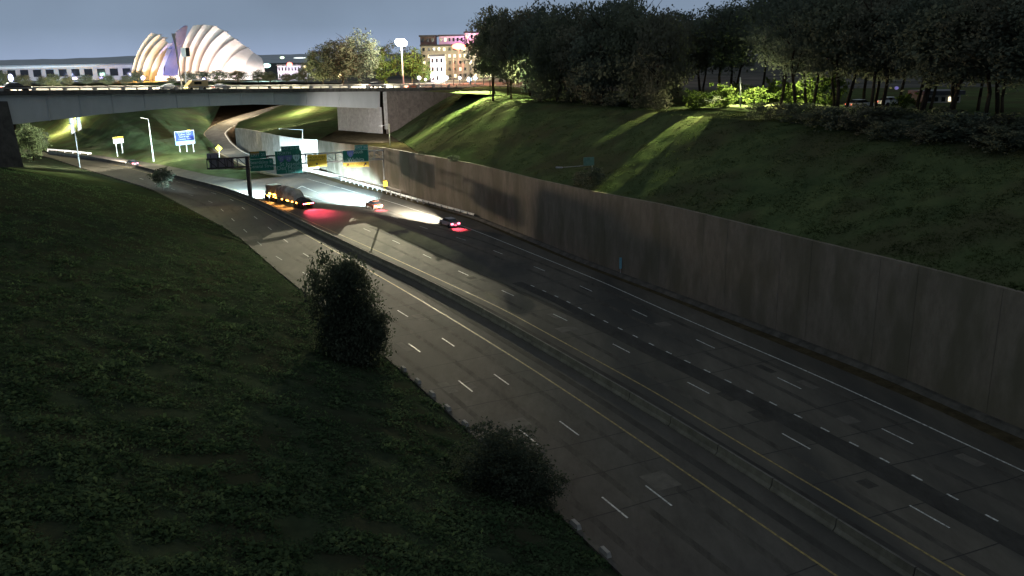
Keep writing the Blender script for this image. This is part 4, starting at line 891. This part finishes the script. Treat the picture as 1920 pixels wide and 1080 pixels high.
for j, (px, py, Y, r_, c, s_, sh, lb) in enumerate((
        (20, 146, 340, 1.6, (.6, .6, 1), 6, (.7, 1, 1.3), 'blue-white glare lamp at the far left beyond the bridge'), (9, 170, 195, .5, (1, .25, .1), 6, (1, 1, 1), 'orange-red light at the far left end of the bridge'),
        (268, 146, 340, 1.1, (.6, .6, 1), 6, (1, 1, 1), 'bluish lamp at the foot of the yellow shell'), (500, 123, 470, 2.2, (.6, 1, .93), 2.0, (1.5, 1, .8), 'wide greenish-white glow lamp just right of the white shell'),
        (543, 121, 400, 1.7, (1, .2, .15), 4, (1.1, 1, .9), 'red light above the purple-lit building'), (573, 128, 400, 1.5, (1, .8, .4), 4, (.9, 1, 1.2), 'yellow lamp at the right end of the purple-lit building'),
        (529, 108, 900, 2.6, (.75, 1, .65), 2, (1.3, 1, .7), 'distant greenish light on the hills'), (562, 108.5, 1200, 8, (.9, 1, .98), 1.3, (1.6, 1, .16), 'distant strip of white lights on the hills'),
        (140, 147, 345, .9, (.55, .5, 1), 4, (1.6, 1, .8), 'violet lamp beyond the bridge among the small trees'), (190, 146, 345, .9, (.6, .5, 1), 3.5, (1.4, 1, .7), 'second violet lamp beyond the bridge, further right'),
        (382, 149, 300, .7, (.5, .5, 1), 4, (1, 1, 1), 'small violet light beside the van on the bridge'), (1343, 197, 168, .55, (.85, .88, 1), 3, (.8, 1, 1.1), 'small white park light left of the slim white post'),
        (1681, 165, 170, .45, (.25, .22, .6), .5, (1.4, 1, 1), 'dim violet park light behind the trunks'), (1889, 22, 300, 2.0, (1, .75, .75), 3, (1.2, 1, .8), 'pinkish light seen through the treetops at upper right'), (1435, 41, 240, .5, (.6, .8, 1), 3, (1, 1, 1), 'tiny bluish light high among the treetops'), (1063, 150, 260, .6, (1, .9, .5), 1.2, (1, 1, 1.2), 'faint yellow light deep in the wood'),
        (650, 128, 345, .6, (.8, 1, .9), 3, (1, 1, 1), 'small white light showing through the dark trees'), (637, 142, 345, .8, (1, .75, .4), 2.4, (1.2, 1, 1.5), 'orange light showing low through the dark trees'))):
    lampball('distant_light' if Y > 250 else 'lamp', lb, P(px, py, Y), r_*.68, c, s_*1.3, None, 'light', shape=sh)  # enlarged spheres, their size standing for glare
# tall pole and camera box pole in front of the shells
b = P(341, 160, 222); e = empty('tall_pole', b, 'tall pale tapering pole with wide top in front of the white shell', 'pole')
MB().tube(b-zz(1), P(327, 70, 222), .16, .28, 8).build('pole', M_concp, e, True); t_ = P(326, 66, 222); MB().tube(t_-zz(1.6), t_+zz(.4), .25, .6, 8).build('lamp_head', M_concp, e, True)
b = P(348, 156, 300); e = empty('camera_pole', Vector((b.x, 300, PZ)), 'pole with a grey camera box in front of the white shell', 'pole')
MB().tube(Vector((b.x, 300, PZ-.4)), P(346, 98, 300), .2, .14, 6).build('pole', M_steel, e, True); c = P(345, 98, 299.5); MB().bar(c-zz(1.5), c+zz(1.5), 1.6, 1.4).build('box', M_swhite, e); MB().bar(c+Vector((1.15, 0, -1.4)), c+Vector((1.15, 0, 1.4)), .6, 1.4).build('side_box', M_black, e)
# ================================================================== vehicles
def car_meshes(tag_, paint):
    mb = MB(); prof = [(-2.25, .35), (-2.3, .62), (-2.15, .9), (-1.55, .98), (1.15, .98), (2.0, .86), (2.25, .66), (2.28, .35)]
    wds = {0: .82, 1: .88, 2: .86, 3: .84, 4: .84, 5: .8, 6: .76, 7: .74}
    n = len(prof); vs = []
    for s in (-1, 1):
        for i, (x, z) in enumerate(prof): vs.append((x, s*wds[i], z))
    fs = [tuple(range(n)), tuple(range(2*n-1, n-1, -1))]+[(i, i+n, i+n+1, i+1) for i in range(n-1)]+[(0, n-1, 2*n-1, n)]
    mb.add(vs, fs); body = mb.mesh('body', paint)
    g = MB(); lo = [(-1.85, .97, .76), (1.1, .97, .76)]; hi = [(-1.15, 1.42, .6), (.35, 1.42, .6)]
    v = [(-1.85, -.76, .97), (1.1, -.76, .97), (1.1, .76, .97), (-1.85, .76, .97), (-1.15, -.6, 1.4), (.35, -.6, 1.4), (.35, .6, 1.4), (-1.15, .6, 1.4)]
    g.add(v, [(0, 1, 5, 4), (1, 2, 6, 5), (2, 3, 7, 6), (3, 0, 4, 7), (4, 5, 6, 7)]); glass = g.mesh('windows', M_glass)
    r = MB().add([(-1.2, -.62, 1.4), (.38, -.62, 1.4), (.38, .62, 1.4), (-1.2, .62, 1.4), (-1.1, -.56, 1.46), (.28, -.56, 1.46), (.28, .56, 1.46), (-1.1, .56, 1.46)], [(4, 5, 6, 7), (0, 1, 5, 4), (1, 2, 6, 5), (2, 3, 7, 6), (3, 0, 4, 7)]); roof = r.mesh('roof', paint)
    w_ = MB().tube((0, -.1, 0), (0, .1, 0), .33, .33, 12); wheel = w_.mesh('wheel', M_tyre)
    return body, glass, roof, wheel
M_tail = emis('tail_lamp', (1, .13, .2), 14); M_head = emis('head_lamp', (.9, .97, 1), 30); M_tail2 = emis('tail_lamp_dim', (1, .2, .1), 3)
M_head2 = emis('head_lamp_dim', (1, .95, .85), 6)
M_amber = emis('amber_marker', (1, .42, .06), 22)
def car(label, p, rz, paint, tail=M_tail, head=M_head, group=None, cat='car', name='car', big=1):
    e = empty(name, p, label, cat, group, rz); body, glass, roof, wheel = car_meshes(name, paint)
    linkmesh('body', body, e); linkmesh('windows', glass, e); linkmesh('roof', roof, e)
    for x in (-1.4, 1.4):
        for y in (-.78, .78): linkmesh('wheel', wheel, e, (x, y, .33))
    for y in (-.62, .62):
        t = MB().box(-2.34, -2.24, y-.2, y+.2, .62, .84).mesh('tail_light', tail); linkmesh('tail_light', t, e)
        h = MB().box(2.2, 2.3, y-.16, y+.16, .55, .72).mesh('headlight', head); linkmesh('headlight', h, e)
    m = MB().box(-2.33, -2.26, -.26, .26, .45, .6).mesh('number_plate', M_swhite); linkmesh('number_plate', m, e)
    if big != 1: e.scale = (big, big, big)
    return e
def light(name, kind, loc, energy, col, target=None, size=.3, angle=60, blend=.6, parent=None):
    l = bpy.data.lights.new(name, kind); l.energy = energy; l.color = col
    if kind != 'SUN': l.shadow_soft_size = size
    o = bpy.data.objects.new(name, l); COL.objects.link(o); o.location = loc
    if target is not None: o.rotation_euler = (Vector(target)-Vector(loc)).to_track_quat('-Z', 'Y').to_euler()
    if kind == 'SPOT': l.spot_size = radians(angle); l.spot_blend = blend
    return o
def dirat(X):
    best = None
    for a, b in zip(lineB, lineB[1:]):
        m_ = (a+b)/2; d = (m_-X).length
        if best is None or d < best[0]: best = (d, (b-a).normalized())
    return best[1]
M_pd = mat('dark_car_paint', (.02, .022, .03), rough=.3); M_pg = mat('grey_car_paint', (.12, .12, .13), rough=.3); M_pl = mat('silver_car_paint', (.38, .36, .38), rough=.35); M_pw = mat('white_car_paint', (.7, .7, .7), rough=.3); M_pr = mat('rust_car_paint', (.3, .08, .04), rough=.35); M_py = mat('tan_van_paint', (.5, .38, .18), rough=.4)
def drive(label, px, py, paint, beam, bcol, red, paintbig=1.05, tail=M_tail, ang=54):
    X = G(px, py); d = dirat(X); rz = atan2(d.y, d.x); car(label, X, rz, paint, tail, big=paintbig); s = Vector((d.y, -d.x, 0))
    for k_ in (-.6, .6):
        a = X+d*2.6+s*k_+zz(.75); light('headlight_beam', 'SPOT', a, beam*.9, bcol, a+d*7-zz(3.0), .1, ang, .8)
        light('headlight_beam', 'SPOT', a, beam*2.2, bcol, a+d*14-zz(3.1), .1, 42, 1)
    light('tail_glow', 'SPOT', X-d*2.6+zz(.9), red, (1, .07, .12), X-d*3.4-zz(.6), .2, 96, .9)
drive('dark reddish car with glowing tail lights beside the bright pool of light', 701, 390, M_pr, 1500000, (.62, .9, 1), 20000, ang=78)
drive('small car with pink tail lights nearest the camera beside the guardrail', 842, 424, M_pl, 420000, (1, .92, .76), 30000)
drive('small distant car with reddish lights on the far roadway', 248, 310, M_pd, 420000, (1, .86, .74), 12000)
# articulated lorry with a lumpy covered load and amber marker lights
tb = G(579, 392); tf = G(468, 363); td = (tf-tb).normalized(); tr_ = atan2(td.y, td.x)
lor = empty('lorry', tb, 'long lorry with lumpy grey load and rows of amber and red lights', 'lorry', None, tr_)
LT = min(20.0, (tf-tb).length); print('lorry', (tf-tb).length)
def lm(name, mb, m, par=None, sm=False): return linkmesh(name, mb.mesh(name, m, sm), par or lor)
M_tarp = mat('grey_tarpaulin', (.25, .24, .21), (.5, .48, .43), scale=.9, det=8); M_tarp2 = mat('brown_tarpaulin', (.2, .15, .13), (.4, .32, .27), scale=1.3, det=8)
mb = MB(); mb.box(0, 13.2, -1.25, 1.25, 1.0, 1.3); lm('trailer_deck', mb, M_dark)
def lump(x0, x1, h0, h1, seed, m, name):
    nx, ny = 16, 9; vs = []; fs = []
    for i in range(nx):
        for j in range(ny):
            u, v = i/(nx-1), j/(ny-1); a = pi*v; y = -1.2*cos(a); e_ = min(1, 5*u, 5*(1-u))
            z = 1.3+(h0+(h1-h0)*u)*(sin(a)**.45 if 0 < v < 1 else 0)*e_**.5+.28*noise.noise(Vector((u*5, v*4, seed)))*(1 if 0 < v < 1 else 0)
            vs.append((x0+(x1-x0)*u, y, max(1.28, z)))
    for i in range(nx-1):
        for j in range(ny-1): fs.append((i*ny+j, (i+1)*ny+j, (i+1)*ny+j+1, i*ny+j+1))
    lm(name, MB().add(vs, fs), m, None, False)
lump(3.6, 9.2, 2.1, 2.5, 3, M_tarp, 'covered_load'); lump(9.0, 13.0, 2.4, 1.9, 8, M_tarp2, 'covered_load'); lump(.4, 3.4, .5, .8, 5, M_dark, 'rear_load')
lm('cab', MB().box(14.2, 16.6, -1.22, 1.22, .9, 3.3).add([(16.6, -1.2, .9), (17.9, -1.0, .9), (17.9, 1.0, .9), (16.6, 1.2, .9), (16.6, -1.2, 2.1), (17.8, -.95, 1.9), (17.8, .95, 1.9), (16.6, 1.2, 2.1)], [(0, 1, 5, 4), (1, 2, 6, 5), (2, 3, 7, 6), (4, 5, 6, 7)]), M_pg)
lm('windscreen', MB().box(16.6, 16.64, -1.05, 1.05, 2.2, 3.1), M_glass)
whm = MB().tube((0, -.22, 0), (0, .22, 0), .52, .52, 12).mesh('wheel', M_tyre)
for x in (1.0, 2.3, 3.6, 13.0, 14.3, 17.0):
    for y in (-1.05, 1.05): linkmesh('wheel', whm, lor, (x, y, .52))
sd_ = 1
for x in (2.4, 4.2, 6.0, 6.6, 8.8, 11.6, 12.6, 14.8, 15.6): lm('marker_light', MB().box(x, x+.42, 1.26, 1.36, 1.0, 1.2), M_amber)
for y in (-1.0, -.6, -.2, .2, .6, 1.0): lm('rear_light', MB().box(-.1, .0, y-.13, y+.13, 1.0, 1.22), M_amber if abs(y) < .3 else M_tail)
for y in (-.8, .8): lm('headlight', MB().box(17.88, 17.96, y-.2, y+.2, 1.0, 1.3), M_head)
lm('beacon_light', MB().box(12.0, 13.0, 1.2, 1.4, 1.5, 1.75), M_amber); lm('beacon_light', MB().box(14.0, 14.9, 1.3, 1.45, 1.5, 1.8), M_amber)
sv = Vector((-td.y, td.x, 0))
for x, en in ((4, 1500), (8, 1500), (13, 5000)): light('marker_glow', 'SPOT', tb+td*x+sv*1.5+zz(1.2), en*2, (1, .42, .1), tb+td*x+sv*3, .2, 120, .8)
light('tail_glow', 'SPOT', tb-td*.8+zz(1.3), 60000, (1, .07, .13), tb-td*2.6-zz(.6), .3, 100, .9)
fa = tb+td*18.4
for k_ in (-.8, .8): light('headlight_beam', 'SPOT', fa+sv*k_+zz(1.15), 1100000, (.66, .93, 1), fa+td*9+sv*k_-zz(2), .1, 64, .9)
# vehicles on the bridge and street
def onbridge(px, py, off): p = BP(px, railY(px)+8.6, off); q = BQ(px, railY(px)+8.6, off); return q
brz = atan2(bd.y, bd.x)
p = onbridge(403, 0, 9); e = empty('van', p, 'tan delivery van crossing the bridge in front of the shells', 'van', 'vehicles on the bridge', brz+pi)
linkmesh('body', MB().box(-2.7, 1.4, -.98, .98, .45, 2.35).add([(1.4, -.98, .45), (2.6, -.92, .45), (2.6, .92, .45), (1.4, .98, .45), (1.4, -.95, 2.2), (2.5, -.9, 1.2), (2.5, .9, 1.2), (1.4, .95, 2.2)], [(0, 1, 5, 4), (1, 2, 6, 5), (2, 3, 7, 6), (4, 5, 6, 7)]).mesh('body', M_py), e)
linkmesh('roof', MB().box(-2.6, 1.3, -.9, .9, 2.36, 2.45).mesh('roof', M_swhite), e); linkmesh('windows', MB().box(-1.0, .9, .985, 1.0, 1.4, 2.05).box(-1.0, .9, -1.0, -.985, 1.4, 2.05).mesh('windows', M_glass), e)
wv = MB().tube((0, -.12, 0), (0, .12, 0), .36, .36, 12).mesh('wheel', M_tyre)
for x in (-1.7, 1.7):
    for y in (-.9, .9): linkmesh('wheel', wv, e, (x, y, .36))
for y in (-.7, .7): linkmesh('headlight', MB().box(2.58, 2.66, y-.2, y+.2, .7, .95).mesh('headlight', emis('warm_head', (1, .7, .4), 12)), e)
car('dark car at the left end of the bridge', onbridge(48, 0, 5.5), brz, M_pd, M_tail2, M_head2, 'vehicles on the bridge', big=1.25)
car('pale car behind the white rail left of the van', onbridge(366, 0, 14), brz+pi, M_pw, M_tail2, M_head2, 'vehicles on the bridge')
car('white car on the street in front of the floodlit trees', onbridge(738, 0, 8)+zz(.3), brz, M_pw, M_tail2, M_head2, 'vehicles on the bridge', big=1.15)
car('rust-red car on the street right of the white car', onbridge(807, 0, 8), brz, M_pr, M_tail2, M_head2, 'vehicles on the bridge', big=1.05)
car('pale car on the bridge below the right end of the white shell', onbridge(470, 0, 14), brz, M_pg, M_tail2, M_head2, 'vehicles on the bridge')
for j, (px, py, Y) in enumerate(((1612, 209, 139), (1668, 203, 145))):
    p = P(px, py, Y); p.z = PZ; car(['pale car parked in the park beside the thick dark trunk', 'pale car parked in the park, right one of the two'][j], p, .4, M_pw, M_tail2, M_head2, 'cars parked beyond the wood')
p = P(1388, 200, 150); p.z = PZ; e = empty('white_post', p, 'slim white post in the lit gap behind the trees', 'post'); MB().tube(p-zz(.3), P(1388, 145, 150), .13, .1, 6).build('post', M_swhite, e, True)
# ================================================================== lamps' own light and added fills
warm = (1, .86, .52)
light('mast_floodlight', 'SPOT', LM+Vector((0, -2.0, 0)), 2.0e6, (1, .9, .62), (-28, 153, 0), .07, 19.5, 1)
light('mast_light', 'POINT', LM+zz(.2)+Vector((2, -7, 0)), 110000, (1, .93, .6), size=.8)
hl = P(266, 224, 249)
light('wall_fill', 'SPOT', hl, 480000, (1, .76, .52), (-17, 174, 6), 1.1, 24, .6)  # spot added at the unlit pole head to brighten the retaining wall
light('hillside_fill', 'POINT', hl-zz(.3), 15000, (1, .93, .6), size=.3)  # point fill added at the same head for the hillside
light('corner_lamp', 'SPOT', P(869, 93, 244.5), 1500000, (.95, 1, .5), (0, 197, 14.5), .2, 20, 1)
light('corner_lamp', 'SPOT', P(869, 93, 244.5), 1100000, (.95, 1, .5), (-8, 225, 14), .2, 42, .9)
bl = P(918, 118, 216); b_ = Vector((bl.x, bl.y, PZ-.2)); pole_lamp('street_lamp', 'park lamp at the front edge of the wood above the bright grass', b_, bl+zz(.2), bl+Vector((-1.2, -.8, .3)), M_dark, .12)  # pole added to carry the bank's fill light
light('right_bank_fill', 'SPOT', bl+Vector((-2.2, -1.4, 0)), 330000, (.93, 1, .42), (-9, 196, 12), .2, 125, .8)  # added to brighten the grass bank without spilling far
bl = P(985, 120, 190); light('right_bank_fill', 'SPOT', bl, 120000, (.93, 1, .5), (-2, 172, 12), .2, 120, .9)  # second added light for the bank, without a fitting
light('corner_lamp_spill', 'POINT', P(906, 84, 271), 16000, (1, .8, .5), size=.5)
for pxa, pxb, en_, an_ in ((1372, 1262, 190000, 13), (1352, 1292, 90000, 10), (1330, 1180, 60000, 9)):
    pk = curve_px(offset(wext, 33), pxa); pk.z = 28.5; tg = curve_px(offset(wext, 16.8), pxb); tg.z = 17.2
    light('park_lamp', 'SPOT', pk, en_*1.0, (.95, 1, .42), tg, .1, an_, .3)
light('park_lamp_spill', 'SPOT', P(1450, 140, 156), 70000, (1, .95, .5), P(1470, 215, 148), .3, 120, .5)
light('park_lamp_spill', 'SPOT', P(1375, 150, 156), 50000, (1, .95, .5), P(1370, 215, 150), .3, 120, .5)
light('wall_top_lamp', 'SPOT', P(716, 238, 199.5), 60000, (1, .93, .9), A1b.lerp(A2b, .5)+zz(4), .2, 60, .7)
light('left_bank_fill', 'SPOT', P(131, 232, 238.5), 450000, (.9, 1, .5), (-88, 160, 9), .2, 46, .9)  # spot added on the far pole to brighten the left bank
light('far_lamp', 'POINT', P(120, 214, 335), 60000, (1, .88, .42), size=.5)
light('ramp_fill', 'POINT', P(560, 182, 292), 24000, (1, .9, .45), size=.5)  # added point lights hidden behind the girder, lighting slope and ramp
light('ramp_fill', 'POINT', P(430, 195, 330), 18000, (1, .8, .5), size=.5)
e = lampball('ramp_fill', 'added lamp under the bridge above the ramp, hidden behind the girder', P(560, 181, 292), .2, (1, .9, .5), 5, None, 'lamp')
for j, px in enumerate((30, 100, 165, 230, 290, 350, 420, 500, 590, 680, 780)):
    q = onbridge(px, 0, 13); light('deck_light', 'SPOT', q+zz(6.5), 85000, (1, .9, .66), q, .3, 130, .3)  # deck lighting with extra spots added for an even bright strip
for x, y, c, en in ((256, 149, (1, .46, .06), 40000), (272, 149, (1, .48, .07), 50000), (290, 149, (1, .52, .1), 40000), (358, 149, (1, .72, .78), 26000), (380, 149, (1, .76, .68), 80000), (408, 149, (1, .8, .68), 110000), (440, 149, (1, .74, .6), 90000), (480, 149, (1, .6, .5), 34000)):
    light('shell_uplight', 'POINT', P(x, y+2, Yk-17), en, c, size=.8)
light('blue_uplight', 'POINT', P(318, 145, Yk+6), 30000, (.45, .45, 1), size=1)
for x, c, en in ((20, (.5, .6, 1), 9000), (90, (.6, 1, .8), 9000), (150, (.6, .6, 1), 9000), (215, (1, .8, .6), 9000)): light('building_light', 'POINT', P(x, 146, 440), en, c, size=1)
light('building_light', 'POINT', P(550, 146, 398), 30000, (.8, .7, 1), size=1); light('building_light', 'POINT', P(500, 140, 380), 26000, (.6, 1, .85), size=1)
light('building_light', 'POINT', P(821, 148, 318), 16000, (.9, .95, 1), size=.6); light('signal_glow', 'POINT', P(860, 90, 296), 80000, (1, .22, .12), size=.8)
light('roof_light', 'POINT', P(893, 72, 372), 14000, (1, .45, .9), size=.8)
light('building_light', 'POINT', P(870, 120, 345), 40000, (1, .78, .45), size=.8)
